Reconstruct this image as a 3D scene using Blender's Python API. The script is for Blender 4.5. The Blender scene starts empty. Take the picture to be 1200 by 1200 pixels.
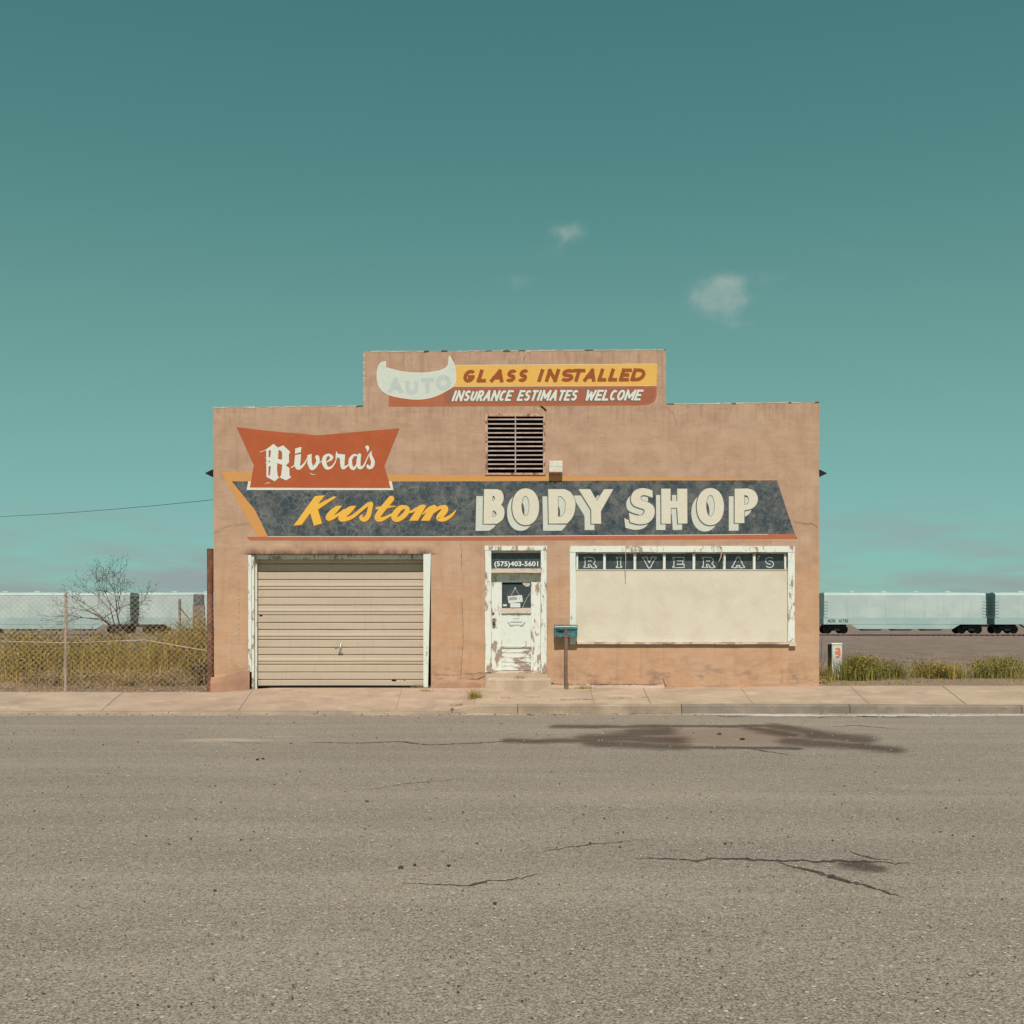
import bpy, bmesh, math, random
from mathutils import Vector, geometry, noise
random.seed(7)
SC = bpy.context.scene
COL = SC.collection
R = math.radians

# ------------------------------------------------------------------ camera, sky, sun, exposure
F = 1320.0            # focal length in pixels of the 1200 px photograph
CAM = Vector((0.0, -22.0, 1.35))
HY = 725.0            # picture row of the horizon
cam = bpy.data.cameras.new('camera')
camo = bpy.data.objects.new('camera', cam)
COL.objects.link(camo)
camo.location = CAM
camo.rotation_euler = (R(90), 0, 0)
cam.sensor_width = 36
cam.lens = 36 * F / 1200
cam.shift_y = (HY - 600) / 1200
cam.clip_end = 6000
cam.clip_start = 0.1
SC.camera = camo

SUN_EL = 53.0
world = bpy.data.worlds.new("World")
SC.world = world
world.use_nodes = True
WN, WL = world.node_tree.nodes, world.node_tree.links
bg = WN['Background']
sky = WN.new('ShaderNodeTexSky')
sky.sky_type = 'NISHITA'
sky.sun_disc = False
sky.sun_elevation = R(SUN_EL)
sky.sun_rotation = R(180)
sky.air_density = 0.8
sky.dust_density = 0.1
sky.ozone_density = 6
def wnode(t, **kw):
    n = WN.new(t)
    for k, v in kw.items(): setattr(n, k, v)
    return n
def wmath(op, a, b=None, c=None, clamp=False):
    n = WN.new('ShaderNodeMath'); n.operation = op; n.use_clamp = clamp
    for i, v in enumerate((a, b, c)):
        if v is None: continue
        if isinstance(v, (int, float)): n.inputs[i].default_value = v
        else: WL.new(v, n.inputs[i])
    return n.outputs[0]
sc1 = wnode('ShaderNodeVectorMath', operation='SCALE'); sc1.inputs['Scale'].default_value = 0.1
WL.new(sky.outputs[0], sc1.inputs[0])
cur = wnode('ShaderNodeRGBCurve')
WL.new(sc1.outputs[0], cur.inputs['Color'])
EXPO = 0.2
K = 1 / 2 ** EXPO
CURVES = [  # the photograph's teal colour grade of the sky, one curve per channel
    [(0, 0), (.073, .066 * K), (.161, .158 * K), (.30, .215 * K), (.52, .255 * K), (1, .36 * K)],
    [(0, 0), (.14, .200 * K), (.30, .355 * K), (.50, .450 * K), (.72, .515 * K), (1, .60 * K)],
    [(0, 0), (.297, .205 * K), (.56, .330 * K), (.73, .400 * K), (.85, .455 * K), (1, .52 * K)]]
for ci, pts in enumerate(CURVES):
    c = cur.mapping.curves[ci]
    while len(c.points) < len(pts): c.points.new(0.5, 0.5)
    for p, (a, b) in zip(c.points, sorted(pts)):
        p.location = (a, b)
        p.handle_type = 'AUTO_CLAMPED'
cur.mapping.update()
# clouds, by direction: u = x/y, v = z/y
tc = wnode('ShaderNodeTexCoord')
sep = wnode('ShaderNodeSeparateXYZ')
WL.new(tc.outputs['Generated'], sep.inputs[0])
X, Y, Z = sep.outputs
horiz = wmath('SQRT', wmath('ADD', wmath('MULTIPLY', X, X), wmath('MULTIPLY', Y, Y)))
elev = wmath('DIVIDE', Z, wmath('MAXIMUM', horiz, 0.01))
azim = wmath('ARCTAN2', X, Y)
def wnoise(vec, scale, detail, rough, dist=0.0):
    n = wnode('ShaderNodeTexNoise')
    n.inputs['Scale'].default_value = scale; n.inputs['Detail'].default_value = detail
    n.inputs['Roughness'].default_value = rough; n.inputs['Distortion'].default_value = dist
    WL.new(vec, n.inputs['Vector'])
    return n.outputs[0]
cmb = wnode('ShaderNodeCombineXYZ')
WL.new(azim, cmb.inputs[0]); WL.new(elev, cmb.inputs[1])
PUFFS = [  # azimuth, elevation ratio, half widths, strength
    (.184, .286, .025, .017, 1.35), (.190, .297, .014, .010, .5), (.050, .342, .019, .011, .70), (.028, .325, .022, .010, .22), (.004, .299, .022, .009, .42),
    (.228, .303, .022, .009, .30), (-.062, .282, .030, .012, .14), (.30, .326, .03, .014, .2),
    (.20, .262, .02, .008, .3)]
puff_n = wnoise(cmb.outputs[0], 60, 7, .62, .25)
total = None
for (u, v, ru, rv, st) in PUFFS:
    du = wmath('DIVIDE', wmath('SUBTRACT', azim, math.atan(u)), ru)
    dv = wmath('DIVIDE', wmath('SUBTRACT', elev, v * math.cos(math.atan(u))), rv)
    d2 = wmath('ADD', wmath('MULTIPLY', du, du), wmath('MULTIPLY', dv, dv))
    g = wmath('MULTIPLY', wmath('POWER', 2.718, wmath('MULTIPLY', d2, -1.1)), st)
    total = g if total is None else wmath('ADD', total, g)

den = wmath('ADD', total, wmath('MULTIPLY', wmath('SUBTRACT', puff_n, 0.5), wmath('MINIMUM', wmath('MULTIPLY', total, 3.2), 1.5)))
mr = wnode('ShaderNodeMapRange', interpolation_type='SMOOTHSTEP')
WL.new(den, mr.inputs[0]); mr.inputs[1].default_value = .10; mr.inputs[2].default_value = 1.25; mr.inputs[3].default_value = 0; mr.inputs[4].default_value = .60
puffs = wmath('MULTIPLY', mr.outputs[0], wmath('MULTIPLY', wnoise(cmb.outputs[0], 38, 5, .6), 1.55), clamp=True)
# low bands of grey cloud all along the horizon
mp = wnode('ShaderNodeMapping'); mp.inputs['Scale'].default_value = (7.0, 46.0, 1)
mp.inputs['Location'].default_value = (3.3, 1.7, 0)
WL.new(cmb.outputs[0], mp.inputs[0])
bn = wnoise(mp.outputs[0], 1.0, 5, .55, .4)
band = wmath('MULTIPLY', wmath('SUBTRACT', bn, 0.38, clamp=True), 3.6, clamp=True)
low = wmath('SUBTRACT', 1.0, wmath('DIVIDE', wmath('SUBTRACT', elev, 0.022), 0.085), clamp=True)
bands = wmath('MULTIPLY', wmath('MULTIPLY', band, low), 1.35, clamp=True)
mist = wmath('MULTIPLY', wmath('SUBTRACT', 1.0, wmath('DIVIDE', elev, 0.055), clamp=True), 0.55, clamp=True)
def wmix(f, a, col):
    m = wnode('ShaderNodeMix', data_type='RGBA')
    WL.new(f, m.inputs[0]); WL.new(a, m.inputs[6]); m.inputs[7].default_value = (*[c * K for c in col], 1)
    return m.outputs[2]
c1 = wmix(puffs, cur.outputs[0], (.44, .50, .46))
c1 = wmix(bands, c1, (.30, .365, .365))
c1 = wmix(mist, c1, (.29, .385, .375))
sc2 = wnode('ShaderNodeVectorMath', operation='SCALE'); sc2.inputs['Scale'].default_value = 10
WL.new(c1, sc2.inputs[0])
WL.new(sc2.outputs[0], bg.inputs[0])
bg.inputs[1].default_value = 0.1

sun = bpy.data.lights.new('sun', 'SUN')
suno = bpy.data.objects.new('sun', sun)
COL.objects.link(suno)
suno.rotation_euler = (R(90 - SUN_EL), 0, R(0.5))
sun.energy = 4.2
sun.angle = R(0.53)
sun.color = (1.0, .90, .835)
SC.view_settings.view_transform = 'Standard'
SC.view_settings.look = 'None'
SC.view_settings.exposure = EXPO
SC.view_settings.gamma = 1
SC.view_settings.use_curve_mapping = False
SC.cycles.max_bounces = 8

# ------------------------------------------------------------------ picture <-> place helpers
def wx(px): return (px - 600) / 60.0          # on the facade plane, 60 px per metre
def wz(py): return (806 - py) / 60.0
ROADZ = -0.31
def on_plane(px, py, z):                       # where the line of sight meets a level plane
    s = (py - HY) / (CAM.z - z)
    return ((px - 600) / s, CAM.y + F / s)
def at(px, py, d):                             # point at distance d from the camera
    return Vector(((px - 600) * d / F, CAM.y + d, CAM.z + (HY - py) * d / F))
def sx(px, d): return (px - 600) * d / F

# ------------------------------------------------------------------ object helpers
def link(name, me, mat=None, parent=None):
    o = bpy.data.objects.new(name, me)
    COL.objects.link(o)
    if mat is not None:
        for m in (mat if isinstance(mat, (list, tuple)) else [mat]): me.materials.append(m)
    if parent: o.parent = parent
    return o
def tag(o, label=None, cat=None, group=None, kind=None):
    if label: o['label'] = label
    if cat: o['category'] = cat
    if group: o['group'] = group
    if kind: o['kind'] = kind
    return o
def empty(name, loc=(0, 0, 0), rz=0):
    o = bpy.data.objects.new(name, None)
    COL.objects.link(o); o.location = loc; o.rotation_euler = (0, 0, rz)
    o.empty_display_size = .2
    return o
CH = {}
def children(o):
    return [c for c in bpy.data.objects if c.parent == o]
def copy_tree(o, parent=None):
    c = o.copy(); COL.objects.link(c); c.parent = parent
    for ch in children(o):
        copy_tree(ch, c)
    return c

class MB:
    """collects shapes, links them as one mesh"""
    def __init__(s): s.v = []; s.f = []; s.m = []
    def add(s, vs, fs, mi=0):
        b = len(s.v); s.v += [tuple(v) for v in vs]
        for f in fs: s.f.append([b + i for i in f]); s.m.append(mi)
        return s
    def box(s, x0, x1, y0, y1, z0, z1, mi=0, bev=0.0):
        if bev <= 0:
            vs = [(x, y, z) for x in (x0, x1) for y in (y0, y1) for z in (z0, z1)]
            return s.add(vs, [(0, 1, 3, 2), (4, 6, 7, 5), (0, 4, 5, 1), (2, 3, 7, 6), (0, 2, 6, 4), (1, 5, 7, 3)], mi)
        bm = bmesh.new(); bmesh.ops.create_cube(bm, size=1)
        for v in bm.verts:
            v.co = Vector(((x0 + x1) / 2 + v.co.x * (x1 - x0), (y0 + y1) / 2 + v.co.y * (y1 - y0), (z0 + z1) / 2 + v.co.z * (z1 - z0)))
        bmesh.ops.bevel(bm, geom=bm.edges[:], offset=bev, segments=1, affect='EDGES')
        bm.verts.ensure_lookup_table()
        for i, v in enumerate(bm.verts): v.index = i
        s.add([v.co[:] for v in bm.verts], [[v.index for v in f.verts] for f in bm.faces], mi)
        bm.free(); return s
    def tube(s, pts, r, n=8, mi=0, cap=True):
        pts = [Vector(p) for p in pts]
        rs = r if isinstance(r, (list, tuple)) else [r] * len(pts)
        b = len(s.v)
        for i, p in enumerate(pts):
            a = pts[max(i - 1, 0)]; c = pts[min(i + 1, len(pts) - 1)]
            t = (c - a).normalized()
            up = Vector((0, 0, 1)) if abs(t.z) < .9 else Vector((0, 1, 0))
            e1 = t.cross(up).normalized(); e2 = t.cross(e1)
            for k in range(n):
                an = 2 * math.pi * k / n
                s.v.append(tuple(p + (e1 * math.cos(an) + e2 * math.sin(an)) * rs[i]))
        for i in range(len(pts) - 1):
            for k in range(n):
                s.f.append([b + i * n + k, b + i * n + (k + 1) % n, b + (i + 1) * n + (k + 1) % n, b + (i + 1) * n + k]); s.m.append(mi)
        if cap:
            s.f.append([b + k for k in range(n)]); s.m.append(mi)
            s.f.append([b + (len(pts) - 1) * n + k for k in range(n)][::-1]); s.m.append(mi)
        return s
    def lathe(s, c, prof, n=16, axis='z', mi=0):
        b = len(s.v)
        for (r, h) in prof:
            for k in range(n):
                a = 2 * math.pi * k / n
                if axis == 'z': s.v.append((c[0] + r * math.cos(a), c[1] + r * math.sin(a), c[2] + h))
                elif axis == 'y': s.v.append((c[0] + r * math.cos(a), c[1] + h, c[2] + r * math.sin(a)))
                else: s.v.append((c[0] + h, c[1] + r * math.cos(a), c[2] + r * math.sin(a)))
        for i in range(len(prof) - 1):
            for k in range(n):
                s.f.append([b + i * n + k, b + i * n + (k + 1) % n, b + (i + 1) * n + (k + 1) % n, b + (i + 1) * n + k]); s.m.append(mi)
        s.f.append([b + k for k in range(n)][::-1]); s.m.append(mi)
        s.f.append([b + (len(prof) - 1) * n + k for k in range(n)]); s.m.append(mi)
        return s
    def mesh(s, name, smooth=False):
        me = bpy.data.meshes.new(name)
        me.from_pydata(s.v, [], s.f)
        me.polygons.foreach_set('material_index', s.m)
        if smooth: me.polygons.foreach_set('use_smooth', [True] * len(s.f))
        me.update()
        bm = bmesh.new(); bm.from_mesh(me)
        if not getattr(s, 'flat', False): bmesh.ops.recalc_face_normals(bm, faces=bm.faces[:])
        bm.to_mesh(me); bm.free()
        return me
    def build(s, name, mat, parent=None, smooth=False):
        return link(name, s.mesh(name, smooth), mat, parent)

def fbm(x, y, z=0.0, o=4):
    return noise.fractal(Vector((x, y, z)), 1.0, 2.0, o)

# ------------------------------------------------------------------ material helpers
def lin(c):
    return tuple(((v / 255) / 12.92 if v / 255 <= .04045 else ((v / 255 + .055) / 1.055) ** 2.4) for v in c)
class M:
    def __init__(s, name, rough=.85, spec=.3, metal=0.0):
        s.mat = bpy.data.materials.new(name); s.mat.use_nodes = True
        s.N, s.L = s.mat.node_tree.nodes, s.mat.node_tree.links
        s.b = s.N['Principled BSDF']
        s.b.inputs['Roughness'].default_value = rough
        s.b.inputs['Specular IOR Level'].default_value = spec
        s.b.inputs['Metallic'].default_value = metal
        s._pos = None
    def pos(s, obj=False):
        if obj:
            return s.N.new('ShaderNodeTexCoord').outputs['Object']
        if s._pos is None: s._pos = s.N.new('ShaderNodeNewGeometry').outputs['Position']
        return s._pos
    def mapv(s, scale=(1, 1, 1), loc=(0, 0, 0), obj=False, rot=(0, 0, 0), vec=None):
        m = s.N.new('ShaderNodeMapping'); m.inputs['Scale'].default_value = scale
        m.inputs['Location'].default_value = loc; m.inputs['Rotation'].default_value = rot
        s.L.new(vec if vec is not None else s.pos(obj), m.inputs[0]); return m.outputs[0]
    def noise(s, scale, detail=4, rough=.55, vec=None, dist=0.0, col=False):
        n = s.N.new('ShaderNodeTexNoise'); n.inputs['Scale'].default_value = scale
        n.inputs['Detail'].default_value = detail; n.inputs['Roughness'].default_value = rough
        n.inputs['Distortion'].default_value = dist
        s.L.new(vec if vec is not None else s.pos(), n.inputs['Vector'])
        return n.outputs[1 if col else 0]
    def vor(s, scale, feature='F1', vec=None, out=0, rand=1.0):
        n = s.N.new('ShaderNodeTexVoronoi'); n.feature = feature; n.inputs['Scale'].default_value = scale
        n.inputs['Randomness'].default_value = rand
        s.L.new(vec if vec is not None else s.pos(), n.inputs['Vector']); return n.outputs[out]
    def math(s, op, a, b=None, c=None, clamp=False):
        n = s.N.new('ShaderNodeMath'); n.operation = op; n.use_clamp = clamp
        for i, v in enumerate((a, b, c)):
            if v is None: continue
            if isinstance(v, (int, float)): n.inputs[i].default_value = v
            else: s.L.new(v, n.inputs[i])
        return n.outputs[0]
    def ramp(s, f, lo, hi, a=0.0, b=1.0, smooth=True):
        n = s.N.new('ShaderNodeMapRange'); n.interpolation_type = 'SMOOTHSTEP' if smooth else 'LINEAR'
        s.L.new(f, n.inputs[0])
        n.inputs[1].default_value = lo; n.inputs[2].default_value = hi
        n.inputs[3].default_value = a; n.inputs[4].default_value = b
        return n.outputs[0]
    def mix(s, f, a, b, mode='MIX'):
        n = s.N.new('ShaderNodeMix'); n.data_type = 'RGBA'; n.blend_type = mode
        if isinstance(f, (int, float)): n.inputs[0].default_value = f
        else: s.L.new(f, n.inputs[0])
        for i, v in ((6, a), (7, b)):
            if isinstance(v, tuple): n.inputs[i].default_value = (*v[:3], 1)
            else: s.L.new(v, n.inputs[i])
        return n.outputs[2]
    def color(s, c):
        if isinstance(c, tuple): s.b.inputs['Base Color'].default_value = (*c, 1)
        else: s.L.new(c, s.b.inputs['Base Color'])
        return s
    def bump(s, h, strength=.4, dist=.01):
        n = s.N.new('ShaderNodeBump'); n.inputs['Strength'].default_value = strength
        n.inputs['Distance'].default_value = dist
        s.L.new(h, n.inputs['Height']); s.L.new(n.outputs[0], s.b.inputs['Normal'])
        return s
    def sepz(s, obj=False):
        n = s.N.new('ShaderNodeSeparateXYZ'); s.L.new(s.pos(obj), n.inputs[0]); return n.outputs
    def attr(s, name):
        n = s.N.new('ShaderNodeAttribute'); n.attribute_name = name; return n

# facade wall colours (albedo)
def stucco_color(m):
    """weathered terracotta stucco: patchy, streaked, more orange low down"""
    top = (.415, .268, .184); low = (.475, .288, .172)
    xyz = m.sepz()
    n1 = m.noise(.9, 5, .6)
    h = m.math('ADD', m.math('MULTIPLY', xyz[2], .42), m.math('MULTIPLY', n1, .8))
    base = m.mix(m.ramp(h, 1.0, 1.9), low, top)
    blot = m.noise(2.3, 6, .62, vec=m.mapv((1, 1, 1.6)))
    base = m.mix(m.ramp(blot, .42, .66, 0, .38), base, (.54, .385, .265))
    blot2 = m.noise(1.7, 6, .6, vec=m.mapv((1.3, 1, 1.5), (4, 0, 9)))
    base = m.mix(m.ramp(blot2, .48, .70, 0, .30), base, (.28, .180, .128))
    streak = m.noise(9, 4, .6, vec=m.mapv((1.0, 1, .09)))
    base = m.mix(m.ramp(streak, .50, .72, 0, .22), base, (.245, .152, .11))
    streak2 = m.noise(14, 3, .6, vec=m.mapv((1.0, 1, .07), (7, 0, 3)))
    base = m.mix(m.ramp(streak2, .54, .74, 0, .16), base, (.56, .41, .29))
    # horizontal trowel marks
    tr = m.noise(16, 3, .6, vec=m.mapv((.14, 1, 1.2), (2, 0, 1)))
    base = m.mix(m.ramp(tr, .5, .72, 0, .20), base, (.24, .155, .115))
    # grime below the vent and the top edge, smooth repair patches
    run = m.math('MULTIPLY', m.ramp(m.noise(11, 4, .65, vec=m.mapv((1, 1, .12), (1, 0, 8))), .46, .66), m.ramp(xyz[2], 4.9, 5.5, 0, .45))
    base = m.mix(run, base, (.25, .165, .12))
    rp = m.ramp(m.noise(.75, 2, .4, vec=m.mapv((1, 1, 1.3), (12, 0, 4))), .57, .60)
    base = m.mix(m.math('MULTIPLY', rp, .22), base, (.50, .36, .26))
    # splash dirt near the ground
    gn = m.noise(2.2, 6, .7, vec=m.mapv((1, 1, 2.2), (1, 0, 5)))
    gz = m.math('SUBTRACT', 1.15, m.math('DIVIDE', xyz[2], .62), clamp=True)
    gd = m.math('MULTIPLY', m.ramp(gn, .46, .66), gz, clamp=True)
    base = m.mix(m.math('MULTIPLY', gd, .9), base, (.215, .145, .115))
    sp = m.noise(55, 3, .7)
    base = m.mix(m.ramp(sp, .56, .75, 0, .22), base, (.23, .14, .10))
    # small pale chips
    ch = m.noise(21, 2, .5, vec=m.mapv((1, 1, 1), (11, 3, 2)))
    base = m.mix(m.ramp(ch, .735, .76, 0, .55), base, (.62, .5, .4))
    return base
def stucco_height(m):
    a = m.noise(4.5, 5, .6); b = m.noise(38, 4, .65); c = m.noise(150, 2, .6)
    return m.math('ADD', m.math('ADD', m.math('MULTIPLY', a, 1.6), m.math('MULTIPLY', b, .55)), m.math('MULTIPLY', c, .2))
MT = {}
m = M('stucco', .93, .15); m.color(stucco_color(m)); m.bump(stucco_height(m), .55, .012); MT['stucco'] = m.mat

def paint(name, col, wear=.35, fade=None, fine=.12, extra=None):
    """sign paint on stucco, brushed thin and chipped to the wall in places"""
    m = M(name, .85, .2)
    c = m.mix(m.ramp(m.noise(3.1, 5, .6), .4, .66, 0, .30), col, fade or tuple(min(v * 1.3 + .03, .9) for v in col))
    c = m.mix(m.ramp(m.noise(26, 4, .65), .48, .72, 0, fine * 2), c, tuple(v * .6 for v in col))
    if extra: c = extra(m, c)
    wn = m.noise(15, 7, .72, vec=m.mapv((1, 1, 1), (3, 1, 8)))
    wl = m.noise(1.4, 3, .5, vec=m.mapv((1, 1, 1), (9, 1, 2)))
    w = m.math('ADD', wn, m.math('MULTIPLY', wl, .25))
    mask = m.ramp(w, .80 - wear * .2, .86 - wear * .2, 0, .85)
    c = m.mix(mask, c, (.40, .26, .18))
    m.color(c); m.bump(stucco_height(m), .5, .010)
    return m.mat
def craze(m, c):
    # crackled network, paler in the cracks, grey rubbed patches growing to the right
    warp = m.N.new('ShaderNodeVectorMath'); warp.operation = 'ADD'
    sc = m.N.new('ShaderNodeVectorMath'); sc.operation = 'SCALE'; sc.inputs['Scale'].default_value = .10
    m.L.new(m.noise(7, 3, .6, col=True), sc.inputs[0]); m.L.new(m.pos(), warp.inputs[0]); m.L.new(sc.outputs[0], warp.inputs[1])
    v = m.vor(6.5, 'DISTANCE_TO_EDGE', vec=m.mapv((1, .001, 1), vec=warp.outputs[0]))
    v2 = m.vor(13, 'DISTANCE_TO_EDGE', vec=m.mapv((1, .001, 1), (3, 0, 2), vec=warp.outputs[0]))
    brk = m.ramp(m.noise(3, 3, .6), .42, .58)
    xyz = m.sepz()
    left = m.ramp(xyz[0], -1.4, .2, 1, .45)
    l1 = m.math('MULTIPLY', m.math('MULTIPLY', m.ramp(v, .006, .05, 1, 0), m.math('MULTIPLY', left, m.ramp(m.noise(2.1, 4, .6, vec=m.mapv((1, 1, 1), (0, 0, 6))), .36, .6, .25, 1))), .52)
    l2 = m.math('MULTIPLY', m.math('MULTIPLY', m.ramp(v2, .01, .06, 1, 0), brk), .22)
    c = m.mix(m.ramp(m.noise(2.6, 6, .65, vec=m.mapv((1, 1, 1), (5, 0, 0))), .40, .64, 0, .85), c, (.150, .150, .140))
    c = m.mix(m.ramp(m.noise(6.5, 6, .7, vec=m.mapv((1, 1, 1.4), (1, 0, 4))), .46, .66, 0, .75), c, (.018, .034, .046))
    c = m.mix(m.math('MULTIPLY', m.ramp(m.noise(9, 6, .75, vec=m.mapv((1, 1, 1), (8, 0, 4))), .54, .70), m.ramp(xyz[0], -1.2, 3.0, .25, .8)), c, (.21, .205, .185))
    c = m.mix(l1, c, (.22, .235, .225)); c = m.mix(l2, c, (.20, .21, .20))
    fl = m.ramp(m.noise(19, 6, .8, vec=m.mapv((1, 1, 1), (2, 0, 7))), .66, .72)
    c = m.mix(m.math('MULTIPLY', fl, m.ramp(xyz[0], -1.0, 2.5, .35, 1.0)), c, (.42, .45, .43))
    return c
MT['p_dark'] = paint('faded_navy_paint', (.048, .068, .078), .10, (.08, .095, .10), extra=craze)
MT['p_orange'] = paint('orange_red_paint', (.375, .090, .034), .12, (.47, .125, .055), .10)
MT['p_band'] = paint('burnt_orange_paint', (.37, .115, .05), .25, (.40, .17, .10), .15)
def greyed(m, c):
    return m.mix(m.ramp(m.noise(7, 6, .75), .44, .62, 0, .65), c, (.20, .12, .10))
MT['p_rub'] = paint('rubbed_band_paint', (.34, .11, .055), .3, (.30, .13, .09), .15, extra=greyed)
MT['p_yellow'] = paint('mustard_paint', (.66, .385, .085), .10, (.70, .46, .15), .06)
MT['p_stripe'] = paint('amber_paint', (.56, .275, .085), .30, (.50, .26, .12), .1)
MT['p_red'] = paint('brick_red_paint', (.43, .12, .060), .25, (.45, .17, .09), .1)
MT['p_brown'] = paint('brown_letter_paint', (.28, .075, .022), .0, (.30, .10, .04), .05)
MT['p_letter'] = paint('pale_letter_paint', (.60, .63, .56), .0, (.66, .68, .60), .05)
MT['p_white'] = paint('white_border_paint', (.62, .60, .50), .2, (.70, .66, .56), .1)
MT['p_cream'] = paint('cream_letter_paint', (.61, .575, .465), .0, (.62, .62, .50), .10)
MT['p_mint'] = paint('mint_shadow_paint', (.54, .56, .485), .05, (.58, .60, .53), .16)
MT['p_line'] = paint('letter_outline_paint', (.12, .12, .10), .2, (.2, .19, .15), .2)
MT['p_gold'] = paint('gold_letter_paint', (.72, .415, .060), .0, (.74, .46, .10), .06)
MT['p_ghost'] = paint('ghost_letter_paint', (.44, .50, .475), .0, (.52, .57, .52), .2)
MT['p_crescent'] = paint('white_crescent_paint', (.53, .58, .51), .05, (.60, .63, .55), .2)

def peeling(name, white=(.66, .69, .62), bare=(.22, .145, .11), amount=.5, obj=False, stretch=(1, 1, .35)):
    m = M(name, .75, .3)
    v = m.mapv(stretch, obj=obj)
    n = m.noise(13, 8, .72, vec=v); n2 = m.noise(2.2, 3, .5, vec=m.mapv((1, 1, 1), (4, 4, 1), obj=obj))
    w = m.math('ADD', n, m.math('MULTIPLY', n2, .35))
    w = m.math('ADD', w, m.ramp(m.sepz()[2], .2, 1.1, .07, 0))
    c = m.mix(m.ramp(m.noise(30, 4, .6, vec=v), .45, .7, 0, .25), white, tuple(x * .78 for x in white))
    c = m.mix(m.ramp(w, .86 - amount * .2, .885 - amount * .2), c, bare)
    c = m.mix(m.ramp(w, .80 - amount * .2, .86 - amount * .2, 0, .35), c, (.50, .42, .33))
    m.color(c); m.bump(m.math('ADD', m.ramp(w, .85 - amount * .2, .89 - amount * .2, 1, 0), m.math('MULTIPLY', n, .4)), .6, .006)
    return m.mat
MT['trim'] = peeling('peeling_white_paint', amount=.48)
MT['trim_worn'] = peeling('worn_white_paint', amount=.62)
MT['trim_good'] = peeling('white_paint', amount=.15, white=(.63, .67, .60))
MT['trim_boards'] = peeling('flaking_board_paint', amount=.50, stretch=(.35, 1, 1.3))
MT['trim_bare'] = peeling('flaked_brown_wood', white=(.56, .49, .39), bare=(.24, .14, .10), amount=.6, stretch=(.3, 1, 1))
m = M('cream_board', .85, .2)
c = m.mix(m.ramp(m.noise(1.6, 6, .62, vec=m.mapv((1, 1, 1.2))), .42, .66, 0, .7), (.60, .55, .44), (.54, .475, .36))
c = m.mix(m.ramp(m.noise(2.4, 6, .65, vec=m.mapv((1, 1, 1), (7, 0, 3))), .50, .70, 0, .5), c, (.62, .60, .49))
c = m.mix(m.ramp(m.noise(30, 4, .6), .5, .72, 0, .18), c, (.40, .34, .25))
m.color(c).bump(m.noise(18, 5, .6), .3, .008); MT['board'] = m.mat
m = M('beige_steel', .55, .35)
c = m.mix(m.ramp(m.noise(1.3, 4, .6, vec=m.mapv((.5, 1, 3))), .4, .7, 0, .45), (.485, .400, .305), (.425, .345, .260))
c = m.mix(m.ramp(m.noise(40, 4, .7, vec=m.mapv((.3, 1, 1))), .56, .74, 0, .22), c, (.36, .28, .19))
c = m.mix(m.ramp(m.noise(17, 4, .7, vec=m.mapv((1, 1, .12))), .50, .72, 0, .34), c, (.35, .28, .20))
m.color(c).bump(m.noise(3, 3, .5), .15, .01); MT['beige'] = m.mat
m = M('dusty_glass', .16, .5)
c = m.mix(m.ramp(m.noise(5, 5, .6), .4, .7), (.040, .052, .056), (.075, .090, .092))
m.color(c); m.L.new(m.ramp(m.noise(9, 4, .6), .3, .7, .10, .32), m.b.inputs['Roughness']); MT['glass'] = m.mat
m = M('matt_white_lettering', .7, .2); m.color(m.mix(m.ramp(m.noise(40, 4, .7), .45, .7, 0, .4), (.66, .70, .66), (.42, .46, .46))); MT['vinyl'] = m.mat
m = M('letter_fill', .3, .4); m.color((.055, .07, .074)); MT['lfill'] = m.mat
m = M('dark_metal', .7, .2); m.color(m.mix(m.ramp(m.noise(9, 4), .4, .7), (.008, .008, .008), (.022, .020, .018))); MT['dark'] = m.mat
m = M('black_void', .9, .05); m.color((.008, .008, .008)); MT['void'] = m.mat
m = M('faint_number', .8, .2); m.color((.36, .36, .32)); MT['faint'] = m.mat
m = M('grey_print', .8, .2); m.color(m.mix(m.ramp(m.noise(60, 3, .7), .4, .6), (.19, .22, .21), (.40, .44, .41))); MT['print'] = m.mat
m = M('galvanized', .45, .5, .6); m.color(m.mix(m.ramp(m.noise(12, 4), .4, .7), (.42, .40, .37), (.55, .53, .50))); MT['galv'] = m.mat
m = M('pink_grey_slat', .7, .3); m.color(m.mix(m.ramp(m.noise(6, 5, .6), .4, .7), (.40, .30, .25), (.50, .42, .35))); MT['slat'] = m.mat
m = M('brass', .4, .5, .7); m.color(m.mix(m.ramp(m.noise(30, 4), .4, .7), (.18, .12, .07), (.40, .32, .2))); MT['brass'] = m.mat
m = M('paper', .8, .2); m.color((.60, .64, .60)); MT['paper'] = m.mat
m = M('box_enamel', .6, .3); m.color(m.mix(m.ramp(m.noise(16, 5), .4, .7), (.56, .55, .46), (.66, .64, .56))); MT['enamel'] = m.mat
m = M('red_lens', .3, .5); m.color((.55, .05, .02)); MT['lens'] = m.mat
m = M('teal_enamel', .5, .4)
c = m.mix(m.ramp(m.noise(14, 5, .7), .44, .60), (.035, .115, .135), (.06, .18, .19))
c = m.mix(m.ramp(m.noise(22, 5, .75, vec=m.mapv((1, 1, 1), (3, 3, 3))), .60, .66), c, (.20, .10, .07))
c = m.mix(m.ramp(m.noise(9, 4, .7, vec=m.mapv((1, 1, 1.5), (6, 3, 3))), .62, .66), c, (.55, .58, .55))
m.color(c).bump(m.noise(10, 4), .3, .01); MT['teal'] = m.mat
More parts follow.
